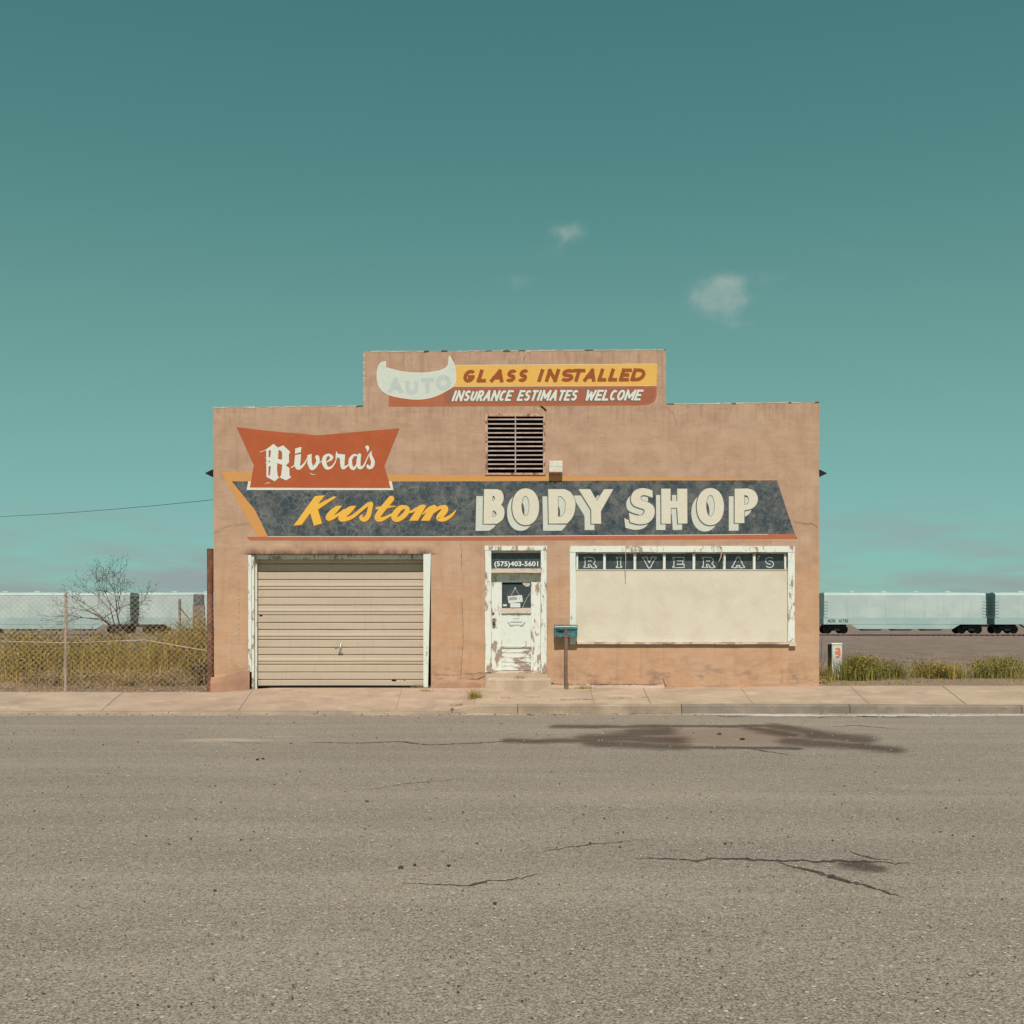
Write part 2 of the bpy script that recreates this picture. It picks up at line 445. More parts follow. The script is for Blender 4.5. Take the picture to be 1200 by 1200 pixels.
def rusty(name, a, b, obj=True):
    m = M(name, .85, .2)
    c = m.mix(m.ramp(m.noise(7, 6, .7, vec=m.mapv((1, 1, .5), obj=obj)), .4, .65), a, b)
    c = m.mix(m.ramp(m.noise(40, 4, .7, vec=m.mapv(obj=obj)), .5, .7, 0, .4), c, tuple(v * .5 for v in a))
    m.color(c).bump(m.noise(40, 4, .7, vec=m.mapv(obj=obj)), .4, .004); return m.mat
MT['rust'] = rusty('rusty_pipe', (.15, .066, .040), (.27, .125, .078))
MT['post'] = rusty('brown_post', (.15, .105, .08), (.21, .155, .12))
MT['wire'] = rusty('weathered_wire', (.33, .25, .20), (.48, .38, .30))
MT['wood'] = rusty('weathered_wood', (.16, .13, .10), (.26, .21, .17))

# concrete
def concrete(name, base, dark, light, obj=False):
    m = M(name, .92, .15)
    c = m.mix(m.ramp(m.noise(.9, 5, .6), .38, .66), base, dark)
    c = m.mix(m.ramp(m.noise(2.7, 6, .68, vec=m.mapv((1, 1, 1), (5, 2, 0))), .48, .68, 0, .55), c, light)
    c = m.mix(m.ramp(m.noise(70, 4, .75), .52, .7, 0, .45), c, tuple(v * .55 for v in base))
    c = m.mix(m.ramp(m.noise(6, 6, .7, vec=m.mapv((.5, 2, 1), (1, 7, 0))), .58, .72, 0, .35), c, tuple(v * .6 for v in dark))
    c = m.mix(m.ramp(m.noise(1.5, 7, .72, vec=m.mapv((.8, 1.6, 1), (4, 4, 0))), .52, .66, 0, .45), c, tuple(v * 1.18 for v in light))
    c = m.mix(m.ramp(m.noise(3.4, 7, .75, vec=m.mapv((1, 1.6, 1), (9, 1, 0))), .60, .70, 0, .38), c, tuple(v * .72 for v in dark))
    m.color(c).bump(m.math('ADD', m.noise(14, 5, .6), m.math('MULTIPLY', m.noise(120, 3, .7), .5)), .5, .008)
    return m.mat
MT['walk'] = concrete('tan_concrete', (.41, .312, .225), (.33, .25, .18), (.47, .365, .27))
MT['walk2'] = concrete('rosy_concrete', (.40, .292, .212), (.32, .23, .17), (.46, .35, .26))
MT['kerb'] = concrete('kerb_concrete', (.33, .255, .185), (.23, .18, .13), (.35, .285, .205))
MT['kerb_grey'] = concrete('grey_kerb_concrete', (.225, .19, .15), (.17, .145, .115), (.30, .25, .20))
MT['gutter'] = concrete('gutter_concrete', (.36, .29, .215), (.27, .215, .16), (.42, .34, .26))
MT['whitepaint'] = concrete('chalky_white_strip', (.47, .45, .41), (.36, .34, .31), (.56, .54, .49))
MT['step'] = concrete('pink_step_concrete', (.46, .355, .265), (.39, .29, .215), (.52, .41, .31))
MT['plinth'] = concrete('plinth_stucco', (.40, .235, .150), (.31, .185, .125), (.46, .29, .19))
MT['cap'] = concrete('chipped_parapet_plaster', (.50, .44, .36), (.36, .28, .21), (.58, .53, .46))

# asphalt
def asphalt(name):
    m = M(name, .93, .2)
    c = m.mix(m.ramp(m.noise(.35, 5, .6), .36, .66), (.220, .184, .150), (.268, .225, .182))
    c = m.mix(m.ramp(m.noise(1.2, 5, .6, vec=m.mapv((.16, 1.3, 1))), .44, .66, 0, .6), c, (.180, .152, .127))
    c = m.mix(m.ramp(m.noise(.8, 4, .6, vec=m.mapv((.10, 2.6, 1), (3, 1, 0))), .48, .66, 0, .55), c, (.32, .272, .222))
    ln = m.noise(1.0, 3, .5, vec=m.mapv((.02, .55, 1), (5, 2, 0)))
    c = m.mix(m.ramp(ln, .42, .58, 0, .35), c, (.165, .140, .117))
    pt = m.noise(.5, 6, .7, vec=m.mapv((.5, 1.2, 1), (2, 8, 0)))
    c = m.mix(m.ramp(pt, .55, .62, 0, .30), c, (.33, .285, .235))
    g0 = m.noise(30, 3, .75, vec=m.mapv((1, 1, 1), (8, 2, 0)))
    g1 = m.noise(75, 3, .7); g2 = m.noise(150, 2, .7, vec=m.mapv((1, 1, 1), (3, 4, 0)))
    c = m.mix(m.ramp(g0, .50, .68, 0, .60), c, (.37, .325, .27))
    c = m.mix(m.ramp(g0, .34, .48, .60, 0), c, (.095, .078, .065))
    c = m.mix(m.ramp(g1, .50, .64, 0, .80), c, (.40, .355, .30))
    c = m.mix(m.ramp(g1, .36, .48, .85, 0), c, (.075, .062, .052))
    c = m.mix(m.ramp(g2, .56, .68, 0, .6), c, (.42, .38, .32))
    c = m.mix(m.ramp(g2, .34, .42, .6, 0), c, (.06, .052, .045))
    st = m.vor(22, 'F1', out=0)
    sc = m.N.new('ShaderNodeSeparateColor'); m.L.new(m.vor(22, 'F1', out=1), sc.inputs[0])
    c = m.mix(m.math('MULTIPLY', m.ramp(st, .16, .24, 1, 0), m.ramp(sc.outputs[0], .84, .87)), c, (.50, .46, .40))
    c = m.mix(m.math('MULTIPLY', m.ramp(st, .14, .22, 1, 0), m.ramp(sc.outputs[1], .90, .92)), c, (.035, .03, .027))
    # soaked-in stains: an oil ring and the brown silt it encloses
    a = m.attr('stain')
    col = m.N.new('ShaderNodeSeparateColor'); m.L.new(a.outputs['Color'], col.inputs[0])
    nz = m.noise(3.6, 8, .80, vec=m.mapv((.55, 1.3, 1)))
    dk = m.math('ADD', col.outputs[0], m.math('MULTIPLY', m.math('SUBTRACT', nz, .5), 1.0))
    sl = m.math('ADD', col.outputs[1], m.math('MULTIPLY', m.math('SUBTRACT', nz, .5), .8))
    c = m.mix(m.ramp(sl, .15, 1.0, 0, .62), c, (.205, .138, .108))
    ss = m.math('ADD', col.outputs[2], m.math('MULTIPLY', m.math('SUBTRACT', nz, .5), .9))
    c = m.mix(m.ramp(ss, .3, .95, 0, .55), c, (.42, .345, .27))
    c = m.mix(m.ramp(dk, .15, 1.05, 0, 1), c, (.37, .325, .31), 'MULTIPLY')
    c = m.mix(1.0, c, (1.10, 1.09, 1.06), 'MULTIPLY')
    m.color(c)
    m.bump(m.math('ADD', m.math('ADD', g1, g0), m.math('MULTIPLY', g2, .5)), .8, .012)
    return m.mat
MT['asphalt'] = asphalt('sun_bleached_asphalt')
m = M('joint_dirt', .95, .1); m.color((.13, .095, .07)); MT['joint'] = m.mat
m = M('tar_crack', .9, .15); m.color(m.mix(m.ramp(m.noise(30, 4), .4, .7), (.045, .037, .032), (.115, .096, .080))); MT['crack'] = m.mat
m = M('wall_crack', .95, .05); m.color((.10, .062, .045)); MT['wcrack'] = m.mat
m = M('dry_ground', .95, .1)
c = m.mix(m.ramp(m.noise(.25, 5, .6), .4, .66), (.24, .175, .125), (.29, .215, .15))
c = m.mix(m.ramp(m.noise(2.1, 6, .7), .46, .66, 0, .6), c, (.18, .15, .085))
c = m.mix(m.ramp(m.noise(24, 5, .75), .50, .68, 0, .6), c, (.36, .29, .22))
c = m.mix(m.ramp(m.noise(40, 5, .75, vec=m.mapv((1, 1, 1), (1, 5, 2))), .52, .68, 0, .6), c, (.10, .075, .055))
m.color(c).bump(m.noise(12, 6, .7), .8, .05); MT['ground'] = m.mat
m = M('track_ballast', .95, .1)
c = m.mix(m.ramp(m.noise(9, 5, .75), .4, .66), (.22, .17, .14), (.15, .115, .095))
c = m.mix(m.ramp(m.noise(.6, 5, .7), .45, .66, 0, .5), c, (.28, .225, .185))
m.color(c).bump(m.noise(10, 5, .7), .8, .05); MT['ballast'] = m.mat
def leafmat(name, a, b, c3):
    m = M(name, .7, .25)
    at_ = m.N.new('ShaderNodeObjectInfo')
    n = m.noise(6, 4, .6)
    c = m.mix(m.ramp(n, .38, .62), a, b)
    c = m.mix(m.ramp(m.noise(23, 3, .6), .48, .66, 0, .8), c, c3)
    m.color(c); m.b.inputs['Subsurface Weight'].default_value = 0
    return m.mat
MT['leaf_yellow'] = leafmat('yellow_weed_leaves', (.44, .30, .05), (.27, .20, .035), (.54, .38, .09))
MT['leaf_green'] = leafmat('green_weed_leaves', (.115, .135, .030), (.20, .20, .045), (.06, .075, .018))
MT['leaf_dry'] = leafmat('dry_weed_stems', (.36, .25, .13), (.26, .18, .09), (.46, .35, .20))
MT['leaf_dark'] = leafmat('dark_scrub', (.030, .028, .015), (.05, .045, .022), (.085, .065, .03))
MT['leaf_olive'] = leafmat('olive_weed_leaves', (.29, .215, .05), (.18, .145, .035), (.38, .28, .08))
MT['twig'] = leafmat('bare_twigs', (.07, .055, .045), (.11, .085, .07), (.05, .04, .03))
def carpaint(name, a, b):
    m = M(name, .6, .3)
    c = m.mix(m.ramp(m.noise(.35, 5, .6, vec=m.mapv((1, 1, 1.5))), .4, .66), a, b)
    c = m.mix(m.ramp(m.noise(3, 5, .7, vec=m.mapv((1, 1, .15))), .55, .75, 0, .3), c, tuple(v * .6 for v in a))
    m.color(c); return m.mat
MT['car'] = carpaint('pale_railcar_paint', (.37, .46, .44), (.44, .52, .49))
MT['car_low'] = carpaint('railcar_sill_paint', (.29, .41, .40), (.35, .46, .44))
MT['bogie'] = carpaint('black_truck_iron', (.012, .012, .012), (.03, .026, .022))
MT['rail'] = carpaint('rusty_rail', (.085, .055, .04), (.12, .08, .055))
m = M('utility_plastic', .6, .3); m.color(m.mix(m.ramp(m.noise(9, 5, .7), .42, .7), (.62, .66, .59), (.47, .49, .43))); MT['ped'] = m.mat
m = M('orange_spray', .7, .2); m.color((.62, .20, .09)); MT['spray'] = m.mat
m = M('blue_grey_tank', .6, .3); m.color(m.mix(m.ramp(m.noise(3, 4), .4, .7), (.085, .105, .11), (.13, .15, .15))); MT['tank'] = m.mat

# ------------------------------------------------------------------ paint shapes: outlines and brush strokes, in facade pixels
def catmull(pts, closed=True, n=6):
    """pts (x, y) smooth or (x, y, 'c') corner"""
    N = len(pts); out = []
    rng = range(N) if closed else range(N - 1)
    for i in rng:
        p1, p2 = pts[i], pts[(i + 1) % N]
        c1, c2 = len(p1) > 2, len(p2) > 2
        p0 = pts[(i - 1) % N] if closed or i > 0 else p1
        p3 = pts[(i + 2) % N] if closed or i + 2 < N else p2
        if c1: p0 = p1
        if c2: p3 = p2
        if c1 and c2: out.append((p1[0], p1[1])); continue
        for k in range(n):
            t = k / n
            f = lambda a, b, c, d: .5 * (2 * b + (c - a) * t + (2 * a - 5 * b + 4 * c - d) * t * t + (3 * b - a - 3 * c + d) * t ** 3)
            out.append((f(p0[0], p1[0], p2[0], p3[0]), f(p0[1], p1[1], p2[1], p3[1])))
    if not closed: out.append((pts[-1][0], pts[-1][1]))
    return out
def poly(*pts): return [(p[0], p[1], 'c') for p in pts]
def ell(cx, cy, rx, ry, n=28, e=2.0):
    o = []
    for k in range(n):
        a = 2 * math.pi * k / n; ca, sa = math.cos(a), math.sin(a)
        o.append((cx + rx * math.copysign(abs(ca) ** (2 / e), ca), cy + ry * math.copysign(abs(sa) ** (2 / e), sa), 'c'))
    return o
class Paint:
    """flat paint on the wall; every added shape lies a hair above the one before"""
    def __init__(s, layer, fx=lambda x, y: (x, y), plane=0.0): s.mb = MB(); s.mb.flat = True; s.h = layer; s.fx = fx; s.plane = plane
    def P(s, x, y, h):
        x, y = s.fx(x, y)
        return (wx(x), s.plane - h, wz(y))
    def shape(s, outer, holes=(), mi=0):
        loops = [catmull(outer)] + [catmull(h) for h in holes]
        flat = [p for l in loops for p in l]
        tri = geometry.tessellate_polygon([[Vector((a, -b, 0)) for a, b in l] for l in loops])
        s.mb.add([s.P(a, b, s.h) for a, b in flat], tri, mi); s.h += .00025
        return s
    def stroke(s, pts, mi=0, cap=True, w=None, sub=5, butt=False, jag=0.0):
        if w: pts = [(p[0], p[1], w) for p in pts]
        N = len(pts)
        if N > 2 and sub > 1:
            o = []
            for i in range(N - 1):
                p0, p1, p2, p3 = pts[max(i - 1, 0)], pts[i], pts[i + 1], pts[min(i + 2, N - 1)]
                for k in range(sub):
                    t = k / sub
                    o.append(tuple(.5 * (2 * b + (c - a) * t + (2 * a - 5 * b + 4 * c - d) * t * t + (3 * b - a - 3 * c + d) * t ** 3) for a, b, c, d in zip(p0, p1, p2, p3)))
            o.append(tuple(pts[-1])); pts = o
        if not butt:
            def capp(a, b):  # round end at a, coming from b
                dx, dy = a[0] - b[0], a[1] - b[1]; l = math.hypot(dx, dy) or 1; r = a[2] / 2
                return [(a[0] + dx / l * r * math.sin(q), a[1] + dy / l * r * math.sin(q), a[2] * math.cos(q)) for q in (R(85), R(55), R(25))]
            pts = capp(pts[0], pts[1]) + list(pts) + capp(pts[-1], pts[-2])[::-1]
        N = len(pts); vs = []; fs = []
        for i, p in enumerate(pts):
            a, b = pts[max(i - 1, 0)], pts[min(i + 1, N - 1)]
            dx, dy = b[0] - a[0], b[1] - a[1]; l = math.hypot(dx, dy) or 1
            nx, ny = -dy / l, dx / l; h = s.h + .0003 * i / N
            w1 = w2 = p[2] / 2
            if jag: w1 *= 1 + random.uniform(-jag, jag); w2 *= 1 + random.uniform(-jag, jag)
            vs.append(s.P(p[0] + nx * w1, p[1] + ny * w1, h)); vs.append(s.P(p[0] - nx * w2, p[1] - ny * w2, h))
        for i in range(N - 1): fs.append((2 * i, 2 * i + 1, 2 * i + 3, 2 * i + 2))
        s.mb.add(vs, fs, mi); s.h += .0004
        return s
    def build(s, name, mat, parent): return s.mb.build(name, mat, parent)
def zoom(ox, oy, sc): return lambda x, y: (ox + x / sc, oy + y / sc)

# centre-line capitals in a unit box (x right, y down)
def arc(cx, cy, rx, ry, a0, a1, n=9):
    return [(cx + rx * math.cos(R(a0 + (a1 - a0) * k / n)), cy + ry * math.sin(R(a0 + (a1 - a0) * k / n))) for k in range(n + 1)]
GL = {
 'A': [[(0, 1), (.5, 0), (1, 1)], [(.18, .68), (.82, .68)]],
 'C': [arc(.52, .5, .52, .5, -45, -315, 14)],
 'D': [[(0, 0), (0, 1)], [(0, 0), (.45, 0)] + arc(.45, .5, .55, .5, -90, 90, 12)[1:] + [(0, 1)]],
 'E': [[(1, 0), (0, 0), (0, 1), (1, 1)], [(0, .5), (.82, .5)]],
 'G': [arc(.52, .5, .52, .5, -42, -320, 14) + [(.98, .58)], [(.98, .58), (.55, .58)]],
 'I': [[(.5, 0), (.5, 1)]],
 'L': [[(0, 0), (0, 1), (1, 1)]],
 'M': [[(0, 1), (0, 0), (.5, .75), (1, 0), (1, 1)]],
 'N': [[(0, 1), (0, 0), (1, 1), (1, 0)]],
 'O': [arc(.5, .5, .5, .5, -90, 275, 20)],
 'R': [[(0, 1), (0, 0)], [(0, 0), (.55, 0)] + arc(.6, .27, .38, .27, -80, 80, 8) + [(0, .54)], [(.5, .54), (1, 1)]],
 'S': [arc(.5, .26, .47, .26, -25, -240, 10) + arc(.5, .74, .48, .26, -60, 155, 10)],
 'T': [[(0, 0), (1, 0)], [(.5, 0), (.5, 1)]],
 'U': [[(0, 0), (0, .6)] + arc(.5, .6, .5, .4, 180, 0, 12) + [(1, 0)]],
 'V': [[(0, 0), (.5, 1), (1, 0)]],
 'W': [[(0, 0), (.22, 1), (.5, .2), (.78, 1), (1, 0)]],
}
def miter(p, ch, x0, x1, yt, yb, w, shear, mi=0, slab=0.0, plane_shift=0.0):
    """draw one centre-line capital between x0..x1 (foot positions), yt..yb"""
    r = w / 2
    def m_(u, v):
        y = yt + r + v * (yb - yt - w)
        x = x0 + r + u * (x1 - x0 - w)
        return (x + shear * (yb - y) / (yb - yt), y)
    for line in GL[ch]:
        pts = [m_(*q) for q in line]
        seglong = len(pts) <= 5
        if seglong:   # straight pieces: separate butt strokes, extended by half the width at the ends
            for a, b in zip(pts[:-1], pts[1:]):
                dx, dy = b[0] - a[0], b[1] - a[1]; l = math.hypot(dx, dy); e = r * .98
                p.stroke([(a[0] - dx / l * e, a[1] - dy / l * e, w), (b[0] + dx / l * e, b[1] + dy / l * e, w)], mi, butt=True)
        else:
            p.stroke([(a, b, w) for a, b in pts], mi, sub=1, butt=True)
    if slab:
        feet = {'R': [(0, 1), (0, 0), (1, 1)], 'I': [(.5, 0), (.5, 1)], 'V': [(0, 0), (1, 0)], 'E': [(0, 0), (0, 1)], 'A': [(0, 1), (1, 1)], 'S': []}[ch]
        for f in feet:
            a = m_(*f)
            p.stroke([(a[0] - slab, a[1], w * .8), (a[0] + slab, a[1], w * .8)], mi, butt=True)

def text_mesh(txt, height, mat, name, parent, x, y, z, bold=.0, width=None, rx=90):
    """printed lettering from the built-in font, its left foot at x, y, z, facing the street"""
    cu = bpy.data.curves.new(name, 'FONT'); cu.body = txt; cu.size = 1; cu.offset = bold; cu.resolution_u = 3
    t = bpy.data.objects.new(name + '_tmp', cu); COL.objects.link(t)
    bpy.context.view_layer.update()
    me = bpy.data.meshes.new_from_object(t)
    bpy.data.objects.remove(t)
    xs = [v.co.x for v in me.vertices]; ys = [v.co.y for v in me.vertices]
    k = height / (max(ys) - min(ys)); kx = (width / (max(xs) - min(xs))) if width else k
    mx, my = min(xs), min(ys)
    for v in me.vertices: v.co = ((v.co.x - mx) * kx + x, y, (v.co.y - my) * k + z)
    me.update(); me.materials.clear()
    return link(name, me, mat, parent)

# ------------------------------------------------------------------ the body shop
shop = tag(empty('shop_building', (0, 0, 0)),
           'low terracotta stucco body shop with stepped parapet and hand painted signs', 'building')
def part(name, mb, mat, parent=shop, smooth=False): return mb.build(name, mat, parent, smooth)

def ztop(x):      # the parapet line, with the wear of its edge
    px = x * 60 + 600
    j = .008 * fbm(x * 5, 3.1) + .004 * fbm(x * 22, 8)
    if px < 426: py = 477.5 - (px - 249) / 177 * 2
    elif px > 780: py = 473.5 - (px - 780) / 180 * 2
    else: py = 412 - (px - 426) / 354 * 2.2
    return wz(py) + j

def facade():
    holes = [(wx(290.5), wx(505), -2, wz(649)), (wx(568.3), wx(640.8), -2, wz(639.8)),
             (wx(668), wx(930.5), wz(755), wz(640)), (wx(571), wx(637), wz(554.5), wz(487))]
    xs = set([wx(249.5), wx(960), wx(426), wx(780.5)]); zs = set([-.5, wz(476), wz(474)])
    for h in holes: xs |= {h[0], h[1]}; zs |= {h[2] if h[2] > -1 else -.5, h[3]}
    zlow = wz(480); zhi = wz(416)
    zs = {-.5, zlow, zhi} | {h[3] for h in holes} | {h[2] for h in holes if h[2] > -1}
    def fill(s, step):
        s = sorted(s); o = []
        for a, b in zip(s[:-1], s[1:]):
            n = max(1, round((b - a) / step)); o += [a + (b - a) * k / n for k in range(n)]
        return o + [s[-1]]
    xs = fill(xs, .12); zs = fill(zs, .25)
    nz = len(zs)
    T = .22
    mb = MB(); idx = {}
    def V(i, j, back):          # j == nz: the parapet edge
        k = (i, j, back)
        if k not in idx:
            x = xs[i]; z = zs[j] if j < nz else None
            if z is None: z = ztop(x)
            xo = x
            if i == 0: xo += .010 * fbm(3, z * 2) + .03 * max(0, (1 - z / 5.5))
            if i == len(xs) - 1: xo += .012 * fbm(7, z * 2.5)
            idx[k] = len(mb.v); mb.v.append((xo, T if back else 0, z))
        return idx[k]
    tall = lambda i: wx(426) - 1e-4 < (xs[i] + xs[i + 1]) / 2 < wx(780.5) + 1e-4
    jl = zs.index(zlow); jh = zs.index(zhi)
    # the low wings end at the row zlow, then one ragged row; the tall middle goes on to zhi
    cells = set()
    for i in range(len(xs) - 1):
        top = jh if tall(i) else jl
        for j in range(top):
            cx, cz = (xs[i] + xs[i + 1]) / 2, (zs[j] + zs[j + 1]) / 2
            if not any(h[0] < cx < h[1] and h[2] < cz < h[3] for h in holes): cells.add((i, j))
        cells.add((i, 'e'))
    wing = {}
    def corners(i, j, b):
        if j == 'e':
            base = jh if tall(i) else jl
            def top(ii):
                key = ('t', ii, tall(i), b)
                if key not in idx:
                    x = xs[ii]; xe = x + (1e-4 if tall(i) == (x < 0) else -1e-4) if abs(x - wx(426)) < 1e-3 or abs(x - wx(780.5)) < 1e-3 else x
                    if tall(i): xe = min(max(x, wx(426.2)), wx(780))
                    elif x < 0: xe = min(x, wx(425.8))
                    else: xe = max(x, wx(780.3))
                    idx[key] = len(mb.v); mb.v.append((x + (.01 * fbm(3, 9) if ii == 0 else 0), T if b else 0, ztop(xe)))
                return idx[key]
            return V(i, base, b), V(i + 1, base, b), top(i + 1), top(i)
        return V(i, j, b), V(i + 1, j, b), V(i + 1, j + 1, b), V(i, j + 1, b)
    for (i, j) in cells:
        a = corners(i, j, 0); b = corners(i, j, 1)
        mb.f.append(list(a)); mb.f.append(list(b)[::-1]); mb.m += [0, 0]
    from collections import Counter
    cnt = Counter(); 
    for f in mb.f[::2]:
        for k in range(4): cnt[frozenset((f[k], f[(k + 1) % 4]))] += 1
    front2back = {}
    for (i, j) in cells:
        for p, q in zip(corners(i, j, 0), corners(i, j, 1)): front2back[p] = q
    for f in list(mb.f[::2]):
        for k in range(4):
            p, q = f[k], f[(k + 1) % 4]
            if cnt[frozenset((p, q))] == 1:
                mb.f.append([p, front2back[p], front2back[q], q]); mb.m.append(0)
    return mb
part('front_wall', facade(), MT['stucco'])

# the sides, back and roof behind the front
XL, XR, DEP = wx(252), wx(957.5), 13.0
w_ = MB()
w_.box(XL, XL + .2, .223, DEP, -.5, wz(500)); part('side_wall', w_, MT['stucco'])
w_ = MB(); w_.box(XR - .2, XR, .223, DEP, -.5, wz(500)); part('side_wall', w_, MT['stucco'])
w_ = MB(); w_.box(XL + .202, XR - .202, DEP - .2, DEP, -.5, wz(505)); part('rear_wall', w_, MT['stucco'])
w_ = MB(); w_.box(XL + .202, XR - .202, .223, DEP - .202, wz(515), wz(507)); part('roof', w_, MT['cap'])

# chipped plaster along the top edge
def cap_run(p0, p1, off=0):
    mb = MB(); a = wx(p0)
    while a < wx(p1) - .02:
        b = min(a + random.uniform(.03, .16), wx(p1))
        if random.random() < .93:
            h = random.uniform(.008, .028); zz = max(ztop(a + .002), ztop(b - .002)) + random.uniform(.0, .008)
            za = ztop(a + .002); zb = ztop(b - .002)
            t = random.uniform(.004, .013)
            mb.add([(a, -.004, za - h * random.uniform(.4, 1)), (b, -.004, zb - h * random.uniform(.4, 1)), (b, -.004, zb + t), (a, -.004, za + t),
                    (a, .223, za - .01), (b, .223, zb - .01), (b, .223, zb + t), (a, .223, za + t)],
                   [(0, 1, 2, 3), (5, 4, 7, 6), (3, 2, 6, 7), (0, 4, 5, 1), (0, 3, 7, 4), (1, 5, 6, 2)], 0 if fbm(a * 3.1, 5) < .36 else 1)
        a = b
    return mb
c_ = cap_run(249.5, 425.5); tag(part('parapet_cap', c_, [MT['cap'], MT['wcrack']]), kind='stuff')
c_ = cap_run(426.5, 780); tag(part('parapet_cap', c_, [MT['cap'], MT['wcrack']]), kind='stuff')
c_ = cap_run(781.5, 960); tag(part('parapet_cap', c_, [MT['cap'], MT['wcrack']]), kind='stuff')
# worn plaster down the two upstanding corners
mb = MB()
for z in range(14):
    z0 = wz(474) + z * .072
    if random.random() < .75: mb.box(wx(426) - .004, wx(426) + random.uniform(.008, .03), -.003, .02, z0, z0 + random.uniform(.03, .07))
tag(part('corner_plaster', mb, MT['cap']), kind='stuff')

# projecting plinth at the left foot and broken footing on the right
def rough_block(x0, x1, y0, y1, z0, ztopf, nx=12, jit=.008):
    mb = MB(); nz = 5
    for i in range(nx + 1):
        x = x0 + (x1 - x0) * i / nx; zt = ztopf(x)
        for j in range(nz + 1):
            t = j / nz; z = z0 + (zt - z0) * t
            y = y0 + (.02 if j == nz else 0) + jit * fbm(x * 6, z * 6, 2)
            mb.v.append((x + (jit * fbm(z * 5, 3) if i in (0, nx) else 0), y, z + (jit * fbm(x * 9, 1) if j == nz else 0)))
        mb.v.append((x, y1, zt + .015))
    w = nz + 2
    for i in range(nx):
        for j in range(nz + 1):
            mb.f.append([i * w + j, (i + 1) * w + j, (i + 1) * w + j + 1, i * w + j + 1]); mb.m.append(0)
    mb.f.append([j for j in range(w)][::-1] + []); mb.m.append(0)
    mb.f.append([nx * w + j for j in range(w)]); mb.m.append(0)
    return mb
part('plinth', rough_block(wx(247.5), wx(293), -.055, .0, -.35, lambda x: wz(793) + .10 * (x - wx(247.5)) / .75 + .03 * math.sin((x + 5.5) * 6)), MT['plinth'])
part('plinth', rough_block(wx(505.5), wx(568), -.012, 0, -.2, lambda x: wz(795) + .02 * fbm(x * 4, 2)), MT['plinth'])
part('footing', rough_block(wx(646), wx(778), -.035, 0, -.2, lambda x: wz(803.2) + .012 * fbm(x * 5, 2), 30), MT['step'])
part('footing', rough_block(wx(779), wx(959), -.022, 0, -.2, lambda x: wz(805) + .02 * (x - 3) + .012 * fbm(x * 4, 5), 30), MT['plinth'])

# swollen stucco lip over the garage opening
mb = MB(); nx = 60
for i in range(nx + 1):
    x = wx(280) + (wx(517) - wx(280)) * i / nx
    o = .006 * fbm(x * 6, 1)
    e = math.sin(min(1, min(i, nx - i) / 9) * math.pi / 2)
    for (yy, zz) in ((-.0004, wz(637)), (-.006 * e - .0005, wz(642)), (-.020 * e - abs(o) * e - .0005, wz(646.5)), (-.022 * e - .0005, wz(649.0) + o * .5), (.01, wz(649.6) + o * .5)):
        mb.v.append((x, yy, zz))
for i in range(nx):
    for j in range(4): mb.f.append([i * 5 + j, (i + 1) * 5 + j, (i + 1) * 5 + j + 1, i * 5 + j + 1]); mb.m.append(0)
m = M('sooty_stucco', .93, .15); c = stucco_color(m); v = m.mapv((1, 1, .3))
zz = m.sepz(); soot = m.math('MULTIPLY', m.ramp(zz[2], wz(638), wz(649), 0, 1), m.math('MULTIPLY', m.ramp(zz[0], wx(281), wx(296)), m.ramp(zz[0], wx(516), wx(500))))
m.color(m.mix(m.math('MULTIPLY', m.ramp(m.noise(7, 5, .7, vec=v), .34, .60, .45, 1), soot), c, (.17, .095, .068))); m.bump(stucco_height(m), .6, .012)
part('opening_lip', mb, m.mat)

# ---- hand painted signs
def sign(name, label=None): 
    return None
# mustard and amber stripe with the big dark banner
p = Paint(.0015)
p.shape(poly((259, 553), (372, 555.2), (480, 556.3), (640, 558), (780, 559.5), (921, 562), (910, 563.2), (780, 563.0), (640, 563.8), (480, 564.3), (271.5, 564), (299, 598), (314, 628.5), (302, 629)))
p.build('amber_border', MT['p_stripe'], shop)
p = Paint(.002)
p.shape(poly((271.5, 564), (400, 564.3), (560, 564), (700, 563.3), (910.5, 562.8), (921, 595), (931.5, 625.8), (700, 627.5), (500, 628.5), (314, 628.6), (299, 598)))
banner = p.build('banner', MT['p_dark'], shop)
banner['label'] = 'long faded navy banner with crackled paint'
p = Paint(.0032)
p.shape(poly((289, 629.2), (420, 629.6), (600, 629), (760, 627.8), (889, 626.5), (932, 626.2), (935, 631.2), (760, 632.2), (600, 633.2), (420, 633.4), (293, 633)))
p.build('red_underline', MT['p_red'], shop)
p = Paint(.0029); p.stroke([(314, 628.7, .7), (500, 628.9, .8), (760, 627.3, .7), (900, 626.2, .6)], butt=True, sub=1); p.build('cream_line', MT['p_white'], shop)

# block letters BODY SHOP: pale drop shadow, thin outline, cream face
def block(fx, faces, holes, off):
    dx, dy = off
    p = Paint(.0030, fx)
    def sh(l, a, b): return [(q[0] + a, q[1] + b) + tuple(q[2:]) for q in l]
    p.stroke([(q[0], q[1], 14) for q in catmull(sh(faces, dx, dy)) + [catmull(sh(faces, dx, dy))[0]]], 1, sub=1, butt=True)
    p.shape(sh(faces, dx, dy), [sh(h, dx, dy) for h in holes], 2)
    for h in holes:
        l = catmull(sh(h, dx, dy)); p.stroke([(q[0], q[1], 7) for q in l + [l[0]]], 1, sub=1, butt=True)
    p.h = .0062
    l = catmull(faces); p.stroke([(q[0] - 4, q[1] + 5, 26) for q in l + [l[0]]], 1, sub=1, butt=True)
    for h in holes:
        l = catmull(h); p.stroke([(q[0], q[1], 14) for q in l + [l[0]]], 1, sub=1, butt=True)
    p.h = .0086
    p.shape(faces, holes, 0)
    return p.build('letter', [MT['p_cream'], MT['p_line'], MT['p_mint']], banner)
